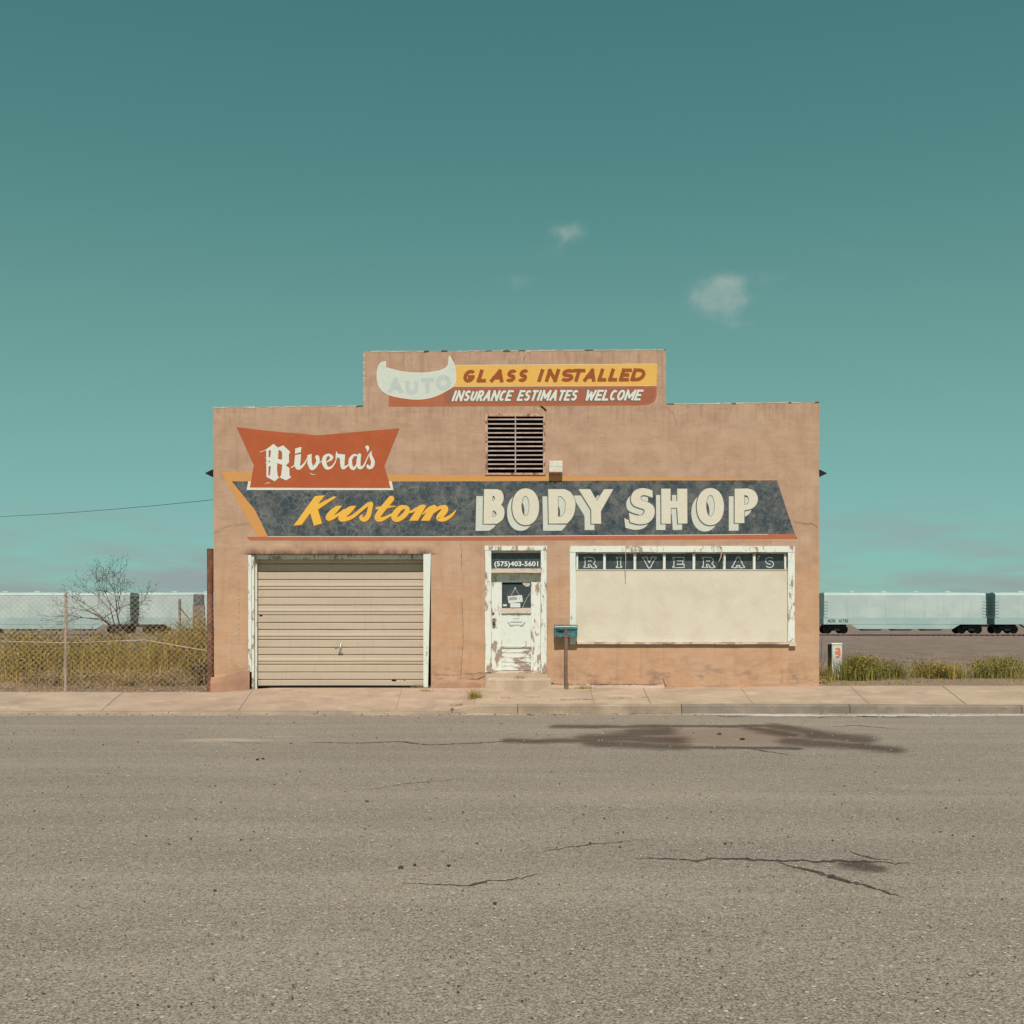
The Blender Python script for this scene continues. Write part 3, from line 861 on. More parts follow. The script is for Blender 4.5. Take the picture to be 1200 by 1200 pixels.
C = lambda x, y: (x, y, 'c')
z1, z2, z3, z4 = zoom(550, 560, 13.333), zoom(630, 560, 13.333), zoom(725, 560, 13.333), zoom(805, 560, 13.333)
block(z1, [C(232, 178), C(430, 178), (500, 205), (535, 290), (525, 370), C(497, 420), (540, 480), (548, 560), (520, 650), C(435, 716), C(221, 720)],
      [[C(362, 285), (385, 285), (402, 320), (385, 355), C(362, 358)], [C(364, 512), (395, 515), (425, 560), (405, 605), C(364, 606)]], (-122, 108)).name = 'letter'
block(z1, ell(880, 452, 210, 287, e=2.15), [ell(876, 440, 62, 158)], (-80, 88))
block(z2, [C(165, 178), C(420, 178), (510, 220), (578, 330), (590, 440), (565, 570), (520, 650), C(462, 712), C(175, 715)],
      [[C(318, 290), (370, 292), (425, 360), (436, 440), (420, 540), (370, 600), C(318, 606)]], (-88, 112))
block(z2, poly((640, 178), (822, 178), (925, 360), (1040, 178), (1182, 178), (988, 520), (992, 716), (840, 716), (838, 498)), [], (-104, 98))
block(z3, [C(528, 200), (450, 172), (350, 163), (250, 200), (197, 285), (197, 375), (240, 435), (320, 468), (388, 490), (405, 525), (375, 575),
           (320, 592), (230, 575), C(160, 545), C(178, 692), (260, 715), (350, 725), (460, 700), (540, 620), (562, 520), (540, 440), (470, 388),
           (390, 362), (345, 335), (350, 285), (400, 270), (460, 285), C(530, 310)], [], (-72, 86))
block(z3, poly((665, 170), (810, 170), (810, 362), (915, 362), (915, 170), (1070, 170), (1072, 712), (928, 716), (912, 470), (815, 470), (812, 716), (668, 716)), [], (-82, 98))
block(z4, ell(365, 450, 212, 290, e=2.15), [ell(366, 437, 66, 168)], (-84, 98))
block(z4, [C(745, 170), C(945, 167), (1050, 205), (1105, 310), (1085, 410), (1010, 480), C(895, 508), C(895, 705), C(745, 708)],
      [[C(895, 268), (945, 285), (966, 345), (945, 405), C(895, 420)]], (-90, 118))

# KUSTOM brush script
def script(fx, parts, mat, line=None, off=(0, 0), base=.0034, lw=8, parent=None):
    p = Paint(base, fx)
    if line is not None:
        for k in parts:
            if isinstance(k[0], str): l = catmull(k[1]); p.stroke([(q[0] + off[0], q[1] + off[1], lw * 2) for q in l + [l[0]]], 1, sub=1, butt=True)
            else: p.stroke([(q[0] + off[0], q[1] + off[1], q[2] + lw * 1.7) for q in k], 1)
    p.h = base + .0035
    for k in parts:
        if isinstance(k[0], str): p.shape(k[1], k[2] if len(k) > 2 else ())
        else: p.stroke(k)
    return p.build('letter', [mat, line or mat], parent)
za, zb = zoom(340, 570, 12), zoom(435, 570, 11.43)
gold = lambda fx, parts: script(fx, parts, MT['p_gold'], MT['p_brown'], (4, 5), lw=6, parent=banner)
gold(za, [('p', poly((50, 552), (350, 135), (490, 128), (390, 252), (610, 140), (656, 148), (392, 325), (450, 522), (335, 554), (284, 378), (162, 540)))])
gold(za, [[(722, 278, 12), (655, 312, 70), (570, 392, 86), (540, 446, 80), (600, 440, 50), (690, 385, 34), (760, 330, 26)],
          [(918, 280, 14), (850, 318, 80), (745, 408, 92), (716, 454, 76), (780, 462, 58), (880, 424, 50), (985, 340, 46), (1090, 256, 46), (1130, 238, 30)]])
gold(za, [[(1140, 242, 55), (1120, 330, 66), (1095, 420, 70), (1040, 466, 66), (995, 440, 50), (1012, 405, 22)]])
gold(zb, [[(268, 165, 80), (190, 260, 80), (110, 360, 80), (82, 430, 72), (140, 440, 55), (230, 400, 34), (300, 360, 24)],
          [(72, 292, 28), (160, 284, 42), (250, 272, 26), (336, 266, 6)]])
gold(zb, [[(462, 276, 48), (390, 290, 70), (320, 370, 80), (312, 430, 72), (370, 440, 62), (450, 380, 66), (487, 310, 62), (462, 274, 42)],
          [(490, 350, 22), (545, 335, 34), (610, 300, 40)]])
gold(zb, [('p', poly((640, 262), (738, 256), (625, 458), (505, 460))), [(590, 310, 20), (660, 272, 42), (710, 266, 40)],
          ('p', poly((790, 268), (888, 262), (780, 460), (665, 460))), [(690, 372, 16), (770, 300, 40), (845, 272, 50)],
          [(840, 350, 16), (905, 292, 44), (985, 276, 55), (990, 318, 80), (930, 390, 84), (910, 428, 74), (985, 440, 52), (1070, 392, 38), (1118, 340, 20), (1130, 318, 5)]])

# the red bow tie sign RIVERA'S
p = Paint(.0056)
p.shape(poly((291, 564), (289, 574.2), (461.2, 574.4), (459, 564)))
p.build('white_border', MT['p_white'], shop)
p = Paint(.0062)
p.shape(poly((277.5, 500.7), (325, 506), (372.5, 510.2), (420, 506), (468, 502), (450.5, 545.5), (457.8, 572), (375, 571.8), (292.8, 571.4), (297.6, 545)))
bow = p.build('bow_tie_sign', MT['p_orange'], shop)
bow['label'] = 'orange red bow tie shaped sign with white blackletter name'
zr, zs_ = zoom(300, 510, 15), zoom(370, 510, 15)
wh = lambda fx, parts: script(fx, parts, MT['p_letter'], None, base=.0064, parent=bow)
wh(zr, [('p', poly((180, 250), (310, 155), (386, 218), (480, 180), (606, 296), (580, 335), (582, 480), (526, 532), (590, 580), (590, 708), (622, 740), (532, 796),
                   (430, 748), (400, 750), (330, 812), (184, 732), (184, 500), (150, 478), (184, 486), (184, 418), (150, 393), (184, 402)),
        [poly((396, 268), (425, 262), (462, 305), (462, 420), (440, 432), (390, 420)), poly((378, 492), (465, 522), (444, 700), (425, 742), (405, 742), (384, 712), (370, 600)),
         poly((225, 268), (266, 272), (250, 392), (222, 382)), poly((222, 452), (250, 450), (242, 480), (224, 484)), poly((224, 550), (262, 546), (248, 700), (218, 714))]),
    [(78, 292, 16), (110, 286, 10), (182, 256, 12)], [(960, 668, 10), (990, 690, 12), (1045, 692, 6)], [(160, 860, 7), (220, 835, 12), (240, 850, 6)]])
wh(zr, [('p', poly((690, 236), (800, 205), (790, 300), (688, 330))), ('p', poly((688, 352), (792, 330), (782, 500), (700, 560), (672, 520))),
        [(620, 572, 14), (665, 545, 24), (700, 520, 20)], [(728, 500, 96), (742, 570, 84), (800, 558, 46), (860, 490, 28), (905, 400, 14)]])
wh(zr, [('p', poly((905, 352), (978, 328), (982, 520), (1000, 560), (960, 600), (905, 500))), [(955, 520, 80), (985, 585, 66), (1050, 540, 60), (1090, 455, 60), (1078, 385, 70)], [(1085, 500, 22), (1130, 478, 14), (1170, 440, 10)]])
wh(zs_, [[(196, 470, 16), (262, 430, 40), (280, 385, 60), (225, 345, 40), (160, 390, 66), (150, 490, 76), (200, 578, 58), (280, 560, 34), (340, 480, 20), (368, 400, 14)]])
wh(zs_, [('p', poly((362, 275), (388, 328), (518, 340), (505, 520), (430, 500), (428, 410), (375, 390), (355, 440), (350, 370))), [(468, 480, 80), (480, 572, 62), (540, 550, 34), (590, 510, 18)]])
wh(zs_, [[(735, 362, 28), (670, 352, 40), (612, 430, 60), (618, 540, 64), (665, 590, 50), (715, 530, 28), (740, 450, 22)],
         [(770, 350, 60), (752, 480, 74), (772, 572, 60), (840, 545, 34), (895, 430, 20), (940, 340, 14), (985, 285, 14)]])
wh(zs_, [[(905, 214, 66), (918, 245, 44), (905, 290, 8)]])
wh(zs_, [[(972, 300, 18), (970, 370, 50), (1005, 460, 66), (990, 545, 66), (935, 572, 56), (912, 535, 40)]])

# top sign: AUTO GLASS INSTALLED / INSURANCE ESTIMATES WELCOME
p = Paint(.0016)
p.shape(poly((455.5, 455), (533, 453.2), (769.4, 452), (769.4, 464), (767, 470), (761, 473.8), (747, 475), (620, 475.8), (455.5, 476.6)))
topband = p.build('lower_band', MT['p_band'], shop)
p = Paint(.0020); p.shape(poly((520, 456.2), (766.5, 454.6), (767, 464), (764, 469.5), (756, 472.3), (640, 472.8), (520, 472.4)))
p.build('rubbed_patch', MT['p_rub'], shop)
p = Paint(.0020); p.shape(poly((532, 427.8), (770, 426.2), (769.4, 452.2), (532, 453.2)))
yel = p.build('upper_band', MT['p_yellow'], shop)
yel['label'] = 'mustard yellow upper sign band'
p = Paint(.0024)
for a, b in (((532, 428), (770, 426.4)), ((532, 453), (769.4, 452))): p.stroke([(a[0], a[1], .5), (b[0], b[1], .5)], butt=True, sub=1)
p.build('edge_line', MT['p_white'], yel)
zc = zoom(430, 410, 10.909)
CRES = [C(243, 150), C(236, 222), C(285, 238), (430, 275), (640, 295), (860, 280), (985, 245), C(1040, 195), C(1052, 72), (1110, 175), (1138, 320), (1120, 445), (1020, 520), (850, 600), (650, 632), (430, 610), (250, 560), (155, 465), (130, 350), (140, 235), (180, 165)]
p = Paint(.0032, zc); l = catmull(CRES); p.shape(CRES); 
p.stroke([(q[0], q[1], 10) for q in l + [l[0]]], 1, sub=1, butt=True)
cres = p.build('crescent', [MT['p_crescent'], MT['p_white']], shop)
cres['label'] = 'pale crescent with the ghost of the word AUTO'
for ch, x0, x1, yt, yb in (('A', 456, 471.5, 444, 459.5), ('U', 476, 489.5, 445, 461.2), ('T', 495, 507.5, 444, 459.5), ('O', 511, 528, 440.5, 456)):
    p = Paint(.0046); miter(p, ch, x0 - 1, x1 + .5, yt - 1, yb + 1, 4.8, 0); p.build('letter', MT['p_ghost'], cres)
TOPL = [('G', 541.2, 553.8), ('L', 558.5, 568.3), ('A', 574, 590), ('S', 591.5, 602), ('S', 605.8, 615.6), ('I', 629.2, 635.8), ('N', 638.4, 651.5), ('S', 655.5, 670.2),
        ('T', 671.2, 682.5), ('A', 683.2, 697.8), ('L', 699.9, 709.4), ('L', 712.3, 722), ('E', 725.0, 735.8), ('D', 738.3, 753.2)]
for ch, x0, x1 in TOPL:
    k = (x0 - 541) / 212
    p = Paint(.0030)
    if ch == 'I': x0, x1 = x0 - .2, x0 + 4.2
    if ch == 'T': x0, x1 = x0 - 3.4, x1 - 1.2
    miter(p, ch, x0 - .5, x1 + (-.8 if ch == 'A' else .5), 433.2 - 1.6 * k, 448.5 - 1.6 * k, 4.3, 5.0)
    p.build('letter', MT['p_brown'], yel)
def row(words, parent, mat, w, shear, yt, yb, tilt=0, halo=None):
    wd = {'I': .45, 'M': 1.35, 'W': 1.4, 'A': 1.12, 'N': 1.12, 'O': 1.05}
    for txt, xa, xb in words:
        tot = sum(wd.get(c, .92) for c in txt); gap = .9; u = (xb - xa - gap * (len(txt) - 1)) / tot; x = xa
        for c in txt:
            p = Paint(.0030)
            k = wd.get(c, .92) * u; t = tilt * (x - 528) / 226
            if halo: miter(p, c, x - .9, x + k - .2, yt + t + .2, yb + t + .9, w + .6, shear, 1)
            miter(p, c, x, x + k, yt + t, yb + t, w, shear, 0)
            p.build('letter', [mat, halo or mat], parent)
            x += k + gap
row([('INSURANCE', 528.5, 598), ('ESTIMATES', 605, 674.5), ('WELCOME', 684, 750)], topband, MT['p_letter'], 2.45, 4.6, 457.6, 470.2, -1.0, MT['p_line'])

# cracks and flaws in the wall
def crack(pts, w=.6, mat='wcrack', seed=0, name='crack'):
    rnd = random.Random(seed); o = []
    for a, b in zip(pts[:-1], pts[1:]):
        n = max(2, int(math.dist(a, b) / 2.2))
        for k in range(n):
            t = k / n; o.append((a[0] + (b[0] - a[0]) * t + rnd.uniform(-.55, .55), a[1] + (b[1] - a[1]) * t + rnd.uniform(-.5, .5), w * rnd.uniform(.25, 1.2)))
    o.append((pts[-1][0], pts[-1][1], .1))
    p = Paint(.0120); p.stroke(o, sub=1, butt=True); return p.build(name, MT[mat], shop)
crack([(617, 411), (616, 420), (617.5, 433)], 1.0, 'cap', 1); crack([(616, 416), (613, 423)], .5, 'wcrack', 2)
crack([(931, 611), (941, 613), (952, 613.5), (959, 618)], .45, 'wcrack', 3)
crack([(644, 800), (655, 802.3), (690, 802.6), (740, 801.8), (777, 803)], .9, 'wcrack', 5)
crack([(777, 795), (779, 801), (781, 806)], .7, 'wcrack', 6)
crack([(540, 637), (541, 652), (540.5, 668)], .4, 'wcrack', 7); crack([(250, 625), (268, 616), (292, 613)], .3, 'wcrack', 8)
crack([(541, 700), (543, 742), (540, 795)], .35, 'wcrack', 9); crack([(568, 792), (560, 796), (549, 795)], .6, 'wcrack', 10)
crack([(640, 481), (636, 477), (632, 476.5)], 1.8, 'void', 11); crack([(631, 478), (632, 484)], 1.6, 'cap', 12)
crack([(590, 411), (600, 411.4)], 1.4, 'wcrack', 13); crack([(500, 790), (530, 791), (566, 788)], .35, 'wcrack', 15)
crack([(780, 476), (790, 486), (793, 500)], .3, 'wcrack', 16)
p = Paint(.012)                       # broken line of old caulk spots left of the garage
rnd = random.Random(4); y = 641
while y < 752:
    h = rnd.uniform(.8, 3.4) if 735 > y > 690 or rnd.random() < .55 else .7
    p.stroke([(280.2 + rnd.uniform(-.4, .4), y, .7), (280.2 + rnd.uniform(-.4, .4), y + h, .6)], butt=True, sub=1); y += h + rnd.uniform(1.2, 4.5)
tag(p.build('caulk_marks', MT['cap'], shop), kind='stuff')

# ---- louvred vent
vent = MB()
vent.box(wx(568.5), wx(571.6), -.022, .06, wz(556.5), wz(485)); vent.box(wx(636.4), wx(639), -.022, .06, wz(556.5), wz(485))
vent.box(wx(571.7), wx(636.3), -.022, .06, wz(488), wz(485)); vent.box(wx(571.7), wx(636.3), -.022, .06, wz(556.5), wz(554.3))
m = M('vent_frame_paint', .85, .2); v = m.mapv((1, 1, .5))
m.color(m.mix(m.ramp(m.noise(14, 6, .75, vec=v), .46, .60), (.50, .33, .24), (.20, .085, .06))); MT['vframe'] = m.mat
louvre = part('louvre_vent', vent, MT['vframe'])
slm = MB(); w = wx(636.3) - wx(571.7); th = .007
def slat_mesh(h, d):
    s = MB(); a = R(35)
    s.add([(-w / 2, 0, 0), (w / 2, 0, 0), (w / 2, d, h), (-w / 2, d, h), (-w / 2, 0, -.026), (w / 2, 0, -.026), (w / 2, d, h - .01), (-w / 2, d, h - .01)],
          [(0, 1, 2, 3), (4, 7, 6, 5), (0, 4, 5, 1), (2, 6, 7, 3), (0, 3, 7, 4), (1, 5, 6, 2)])
    return s.mesh('slat')
sm = slat_mesh(.008, .12); sm.materials.append(MT['slat'])
for k in range(12):
    py = 491.4 + 5.23 * k + (.0 if k else -.2)
    s = link('slat', sm, None, louvre); s.location = ((wx(571.7) + wx(636.3)) / 2, -.002, wz(py) + .01)
    s.rotation_euler = (0, random.uniform(-.003, .003), 0)
q = MB(); q.box(wx(603.4), wx(604.6), -.016, -.004, wz(554), wz(488.2)); part('mullion', q, MT['slat'], louvre)
q = MB(); q.box(wx(570), wx(638), .16, .20, wz(556), wz(486)); part('backing', q, MT['void'], louvre)

# ---- bell box beside the vent
bb = MB(); bb.box(wx(643.2), wx(659), -.145, -.0035, wz(554.3), wz(541.2), bev=.006); bb.box(wx(644), wx(658.2), -.15, -.1445, wz(547.2), wz(546.6))
bell = part('alarm_box', bb, MT['enamel']); bell['label'] = 'small cream metal box mounted right of the vent'
q = MB(); q.lathe((wx(650.5), -.115, wz(557.2)), [(.018, 0), (.030, .02), (.030, .047)], 12); part('red_lamp', q, MT['lens'], bell)

# ---- dark triangular gutter ends on both side walls
for sgn, edge, name in ((-1, XL, 'side_gutter'), (1, XR, 'side_gutter')):
    g = MB(); pts = [(0, wz(546.5)), (0, wz(558.5)), (.17 * sgn, wz(552.8)), (.17 * sgn, wz(551.5))]
    ex = edge + sgn * .002
    tx_ = wx(236.8) if sgn < 0 else wx(972.6)
    pr = [(ex, wz(545)), (ex, wz(560.5)), (tx_, wz(553.2)), (tx_, wz(552.2))]
    g.add([(x, .24, z) for x, z in pr] + [(x, DEP - .5, z) for x, z in pr], [(0, 1, 2, 3), (7, 6, 5, 4), (0, 4, 5, 1), (1, 5, 6, 2), (2, 6, 7, 3), (3, 7, 4, 0)])
    part(name, g, MT['dark'])
# cable down the right corner
q = MB(); q.tube([(wx(958.6) + .012 * fbm(z * 1.3, 2), .27, z) for z in [wz(640) - k * .12 for k in range(18)]], .011, 6); part('corner_cable', q, MT['dark'])

# ---- garage door
RG = .24      # how deep it sits
gd = empty('garage_door'); gd.parent = shop
gd['label'] = 'beige ribbed steel garage door'
x0, x1 = wx(299.4), wx(496)
ys = [655.0, 660.4, 669.6, 679.2, 691.2, 700.2, 709.3, 721, 730, 738.4, 750.2, 759.4, 768.2, 779.5, 788.7, 797.6, 805.2]
for a, b in zip(ys[:-1], ys[1:]):
    s = MB(); za, zb = wz(a), wz(b); e = .010
    tall = (b - a) > 10.8
    prof = [(RG + .03, za), (RG + .006, za - .003), (RG, za - .010)]
    if tall:
        zm = za + (zb - za) * .52
        prof += [(RG - .001, zm + .030), (RG - .010, zm + .020), (RG - .010, zm - .016), (RG + .004, zm - .026), (RG + .001, zm - .04)]
    prof += [(RG + .001, zb + .020), (RG + .016, zb + .015), (RG + .030, zb + .001)]
    n = len(prof)
    nseg = 10
    for i in range(nseg + 1):
        x = x0 + (x1 - x0) * i / nseg
        for (yy, zz) in prof: s.v.append((x, yy + .005 * fbm(x * 1.1, za * 3), zz + .0035 * fbm(x * 1.3, za * 3 + 4)))
    for i in range(nseg):
        for j in range(n - 1): s.f.append([i * n + j, (i + 1) * n + j, (i + 1) * n + j + 1, i * n + j + 1]); s.m.append(0)
    part('panel', s, MT['beige'], gd)
q = MB(); q.box(x0 - .03, x1 + .03, RG + .04, RG + .06, wz(808), wz(650)); part('backing', q, MT['void'], gd)
q = MB(); q.lathe((wx(397), RG - .001, wz(759.6)), [(.020, 0), (.030, -.012), (.026, -.022), (.012, -.026)], 12, 'y')
q.tube([(wx(397.6), RG - .03, wz(755)), (wx(397.2), RG - .05, wz(758)), (wx(396.8), RG - .05, wz(763)), (wx(396), RG - .03, wz(765))], .011, 6); q.box(wx(394.2), wx(399.8), RG - .03, RG - .004, wz(766), wz(764.4)); q.box(wx(395.4), wx(398.8), RG - .012, RG - .002, wz(766), wz(754.5))
part('handle', q, MT['galv'], gd)
q = MB()                                 # dents and rubs on the low slat
q.flat = True
for (a, b, c, d) in ((301, 304, 720.3, 722.2), (457.5, 463, 797.5, 799), (472, 473.5, 797.6, 798.4), (390, 393, 760, 760.6)):
    q.box(wx(a), wx(b), RG - .003, RG + .01, wz(d), wz(c))
tag(part('rust_spots', q, MT['void'], gd), kind='stuff')
q = MB(); q.box(x0 + .04, x1 - .2, RG - .006, RG + .03, wz(806.4), wz(805.3)); part('rubber_seal', q, MT['void'], gd)
# jambs and head
gf = empty('garage_frame'); gf.parent = shop
q = MB(); q.box(wx(290.6), wx(294.6), .001, .05, wz(787.5), wz(650.2), bev=.005); q.box(wx(294.7), wx(297.3), .03, .22, wz(808), wz(650.2)); q.box(wx(297.4), wx(299.2), .13, .236, wz(808), wz(650.2))
part('jamb', q, MT['trim'], gf)
q = MB(); q.add([(wx(a), y, wz(z)) for z in (805.5, 648) for (a, y) in ((496.2 if z > 700 else 496.2, -.012), (501.5 if z > 700 else 505, -.012), (501.5 if z > 700 else 505, .2), (496.2, .2))],
                [(0, 1, 5, 4), (1, 2, 6, 5), (2, 3, 7, 6), (3, 0, 4, 7), (0, 3, 2, 1), (4, 5, 6, 7)]); q.box(wx(497.2), wx(498.2), -.016, -.0125, wz(790), wz(650))
part('jamb', q, MT['trim_good'], gf)
q = MB(); q.box(wx(297.4), wx(496.1), .10, .237, wz(655), wz(649.2)); q.box(wx(299), wx(496), .085, .099, wz(653.6), wz(650)); part('head_board', q, MT['trim_worn'], gf)

# ---- entrance door
ef = empty('door_frame'); ef.parent = shop
def board(x0, x1, y0, y1, z0, z1, name, mat, parent, wob=.004, n=14, vert=True):
    s = MB(); s.flat = False
    for i in range(n + 1):
        t = i / n
        if vert:
            z = z0 + (z1 - z0) * t; a = x0 + wob * fbm(z * 4, x0 * 3 + 1); b = x1 + wob * fbm(z * 4, x1 * 5 + 7)
            s.v += [(a, y0, z), (b, y0 + wob * .3 * fbm(z * 3, 4), z), (b, y1, z), (a, y1, z)]
        else:
            x = x0 + (x1 - x0) * t; a = z0 + wob * fbm(x * 4, z0 * 3 + 1); b = z1 + wob * fbm(x * 4, z1 * 5 + 7)
            s.v += [(x, y0, a), (x, y0, b), (x, y1, b), (x, y1, a)]
    for i in range(n):
        for k in range(4): s.f.append([i * 4 + k, i * 4 + (k + 1) % 4, (i + 1) * 4 + (k + 1) % 4, (i + 1) * 4 + k]); s.m.append(0)
    s.f.append([0, 1, 2, 3]); s.f.append([n * 4 + k for k in (3, 2, 1, 0)]); s.m += [0, 0]
    return part(name, s, mat, parent)
board(wx(568.5), wx(575.6), -.022, .15, wz(788), wz(645.2), 'jamb', MT['trim'], ef)
board(wx(633.8), wx(640.6), -.022, .15, wz(788.5), wz(645.2), 'jamb', MT['trim'], ef)
board(wx(568), wx(641), -.026, .15, wz(645), wz(639.7), 'head_board', MT['trim_worn'], ef, vert=False)
board(wx(575.7), wx(633.7), .04, .15, wz(647.6), wz(645.1), 'stop_strip', MT['trim_bare'], ef, vert=False)
board(wx(575.7), wx(633.7), -.010, .15, wz(671.2), wz(666.2), 'transom_bar', MT['trim_bare'], ef, vert=False)
q = MB(); q.box(wx(575.7), wx(633.7), .095, .11, wz(666.3), wz(647.5)); tr = part('transom_pane', q, MT['glass'], ef)
text_mesh('(575)403-5601', 7.6 / 60, MT['vinyl'], 'lettering', tr, wx(579.2), .092, wz(665.0), .022, width=(630.8 - 579.2) / 60)
DR = .125
door = empty('entrance_door'); door.parent = shop; door['label'] = 'white peeling entrance door with a small window'
q = MB(); q.box(wx(575.8), wx(588), DR, DR + .045, wz(786), wz(671.3)); part('stile', q, MT['trim_worn'], door)
q = MB(); q.box(wx(622.3), wx(633.6), DR, DR + .045, wz(786), wz(671.3)); part('stile', q, MT['trim'], door)
q = MB(); q.box(wx(588.03), wx(622.27), DR, DR + .045, wz(682), wz(671.3)); tr_ = part('top_rail', q, MT['trim_good'], door)
text_mesh('207', 5.6 / 60, MT['faint'], 'house_number', door, wx(597), DR - .003, wz(679.6), .01, width=.20)
q = MB(); q.box(wx(588.1), wx(622.2), DR + .014, DR + .03, wz(758), wz(718)); part('middle_panel', q, MT['trim_good'], door)
for k, (a, b) in enumerate(((759.2, 764.8), (765.0, 770.8), (771.0, 776.4), (776.6, 781.2), (781.4, 785.6))):
    board(wx(588.1), wx(622.2), DR + .010 + .004 * (k % 2), DR + .03, wz(b), wz(a), 'board', MT['trim_boards'], door, vert=False, wob=.002, n=3)
board(wx(588.1), wx(622.6), DR - .012, DR + .013, wz(759.1), wz(757.6), 'moulding', MT['trim_bare'], door, vert=False)
board(wx(586.8), wx(622.8), DR - .014, DR - .001, wz(718.8), wz(712.4), 'sill_bar', MT['trim_bare'], door, vert=False, wob=.008)
dw = MB(); dw.box(wx(588.1), wx(622.2), DR + .022, DR + .030, wz(713), wz(682)); dpane = part('pane', dw, MT['glass'], door)
p = Paint(0, plane=DR + .0215)
p.stroke([(621.4, 694.5, .35), (616.5, 703, .3), (612.5, 712, .4)], butt=True); p.stroke([(603.7, 689.2, .35), (598, 699, .3)], butt=True, sub=1); p.stroke([(603.7, 689.2, .35), (609.5, 699, .3)], butt=True, sub=1)
p.shape(ell(603.7, 688.9, .9, .9, 10)); p.shape(poly((589.3, 708.2), (593.8, 708), (593.8, 710.2), (589.3, 710.3)))
p.build('scratches', MT['paper'], dpane)
q = MB(); q.add([(wx(a), yy, wz(b)) for yy in (DR + .012, DR + .018) for a, b in ((594.8, 698.6), (611.8, 697.2), (612.8, 705.2), (596, 706.8))],
                [(0, 1, 2, 3), (7, 6, 5, 4), (0, 4, 5, 1), (1, 5, 6, 2), (2, 6, 7, 3), (3, 7, 4, 0)])
sg = part('hanging_sign', q, MT['paper'], door)
p = Paint(0, plane=DR + .0105); p.shape(poly((596.2, 699.8), (605.6, 699.2), (606, 702.8), (596.6, 703.4))); p.shape(ell(608.8, 701.2, .7, .7, 8)); p.shape(ell(610.4, 704.3, .5, .5, 8)); p.shape(ell(610.0, 699.4, .5, .5, 8))
p.build('print', MT['print'], sg)
q = MB(); q.box(wx(598), wx(609.8), DR + .016, DR + .019, wz(711.8), wz(706.6)); part('notice', q, MT['paper'], door)
q = MB(); q.add([(wx(a), DR + .012, wz(b)) for a, b in ((612, 683.5), (614.5, 682.3), (621, 682.6), (621.4, 684.6), (619.8, 687), (616.5, 687.2), (614, 685.6))], [(0, 1, 2, 3, 4, 5, 6)]); q.flat = True
part('torn_paper', q, MT['cap'], door)
q = MB(); q.box(wx(589), wx(621.5), DR + .015, DR + .0215, wz(684.4), wz(682.2)); part('shade_strip', q, MT['void'], door)
p = Paint(0, plane=DR + .0125)           # worn sticker under the window: text too worn to read, framed by a scroll
for (a, b, y, t) in ((599.2, 602.2, 720.9, 1.3), (602.9, 604.6, 720.9, 1.3), (605.6, 610.6, 720.9, 1.3), (602, 608.2, 725.0, .7), (598.3, 612.2, 729.0, 1.2), (598.2, 612.5, 732.6, .9)):
    p.stroke([(a, y, t), (b, y, t * .9)], butt=True, sub=1)
for s_ in (-1, 1):
    c_x = 605.3
    p.stroke([(c_x + s_ * 10.6, 729.4, .9), (c_x + s_ * 8.8, 730.6, 1.3), (c_x + s_ * 7.2, 733.6, .9), (c_x + s_ * 4, 733.9, .5)], butt=True)
p.build('worn_sticker', MT['print'], door)
q = MB(); q.lathe((wx(578.2), DR - .001, wz(718.6)), [(.020, 0), (.022, -.012), (.012, -.016)], 14, 'y'); part('lock', q, MT['brass'], door)
q = MB(); q.box(wx(576.9), wx(580.3), DR - .012, DR - .001, wz(733), wz(724.5), bev=.004); q.lathe((wx(578.6), DR - .012, wz(728.6)), [(.012, 0), (.012, -.03), (.030, -.045), (.034, -.06), (.026, -.075), (.008, -.08)], 14, 'y'); part('door_knob', q, MT['brass'], door)
q = MB(); q.box(wx(575.8), wx(633.6), .03, .2, wz(789), wz(786.2)); part('threshold', q, MT['trim_bare'], door)

# ---- shop window
win = empty('shop_window'); win.parent = shop; win['label'] = 'wide boarded shop window under seven small panes'
board(wx(667.6), wx(931), -.028, .12, wz(647), wz(640), 'head_board', MT['trim'], win, vert=False, n=50, wob=.006)
board(wx(667.8), wx(674.6), -.022, .12, wz(755), wz(647.2), 'jamb', MT['trim_good'], win)
board(wx(923.2), wx(931), -.022, .12, wz(752), wz(647.2), 'jamb', MT['trim_worn'], win)
q = MB(); q.box(wx(674.7), wx(923.1), .045, .12, wz(648.6), wz(647.1)); part('stop_strip', q, MT['trim_bare'], win)
board(wx(676), wx(931.5), -.058, .12, wz(754.8), wz(752.4), 'sill', MT['trim_bare'], win, vert=False, n=50, wob=.005)
q = MB(); q.box(wx(924), wx(931.8), -.07, .0, wz(757), wz(752.2)); part('sill_end', q, MT['trim_bare'], win)
q = MB(); q.box(wx(674.7), wx(923.1), .040, .12, wz(752.3), wz(667.2)); part('board_panel', q, MT['board'], win)
q = MB(); q.box(wx(674.8), wx(923), .030, .0395, wz(668.3), wz(667.2)); part('panel_edge', q, MT['board'], win)
bars = [676.5, 708.6, 744.3, 778.8, 813.6, 849.3, 884.4, 920.9]
for k, b in enumerate(bars):
    hw = 1.5 if 0 < k < 7 else 1.2
    q = MB(); q.box(wx(b - hw), wx(b + hw), .035, .12, wz(667.1), wz(648.7), bev=.004); part('glazing_bar', q, MT['trim_worn'] if k % 2 else MT['trim'], win)
cent = [692, 726, 761.6, 796.6, 831.2, 866.2, 903.2]
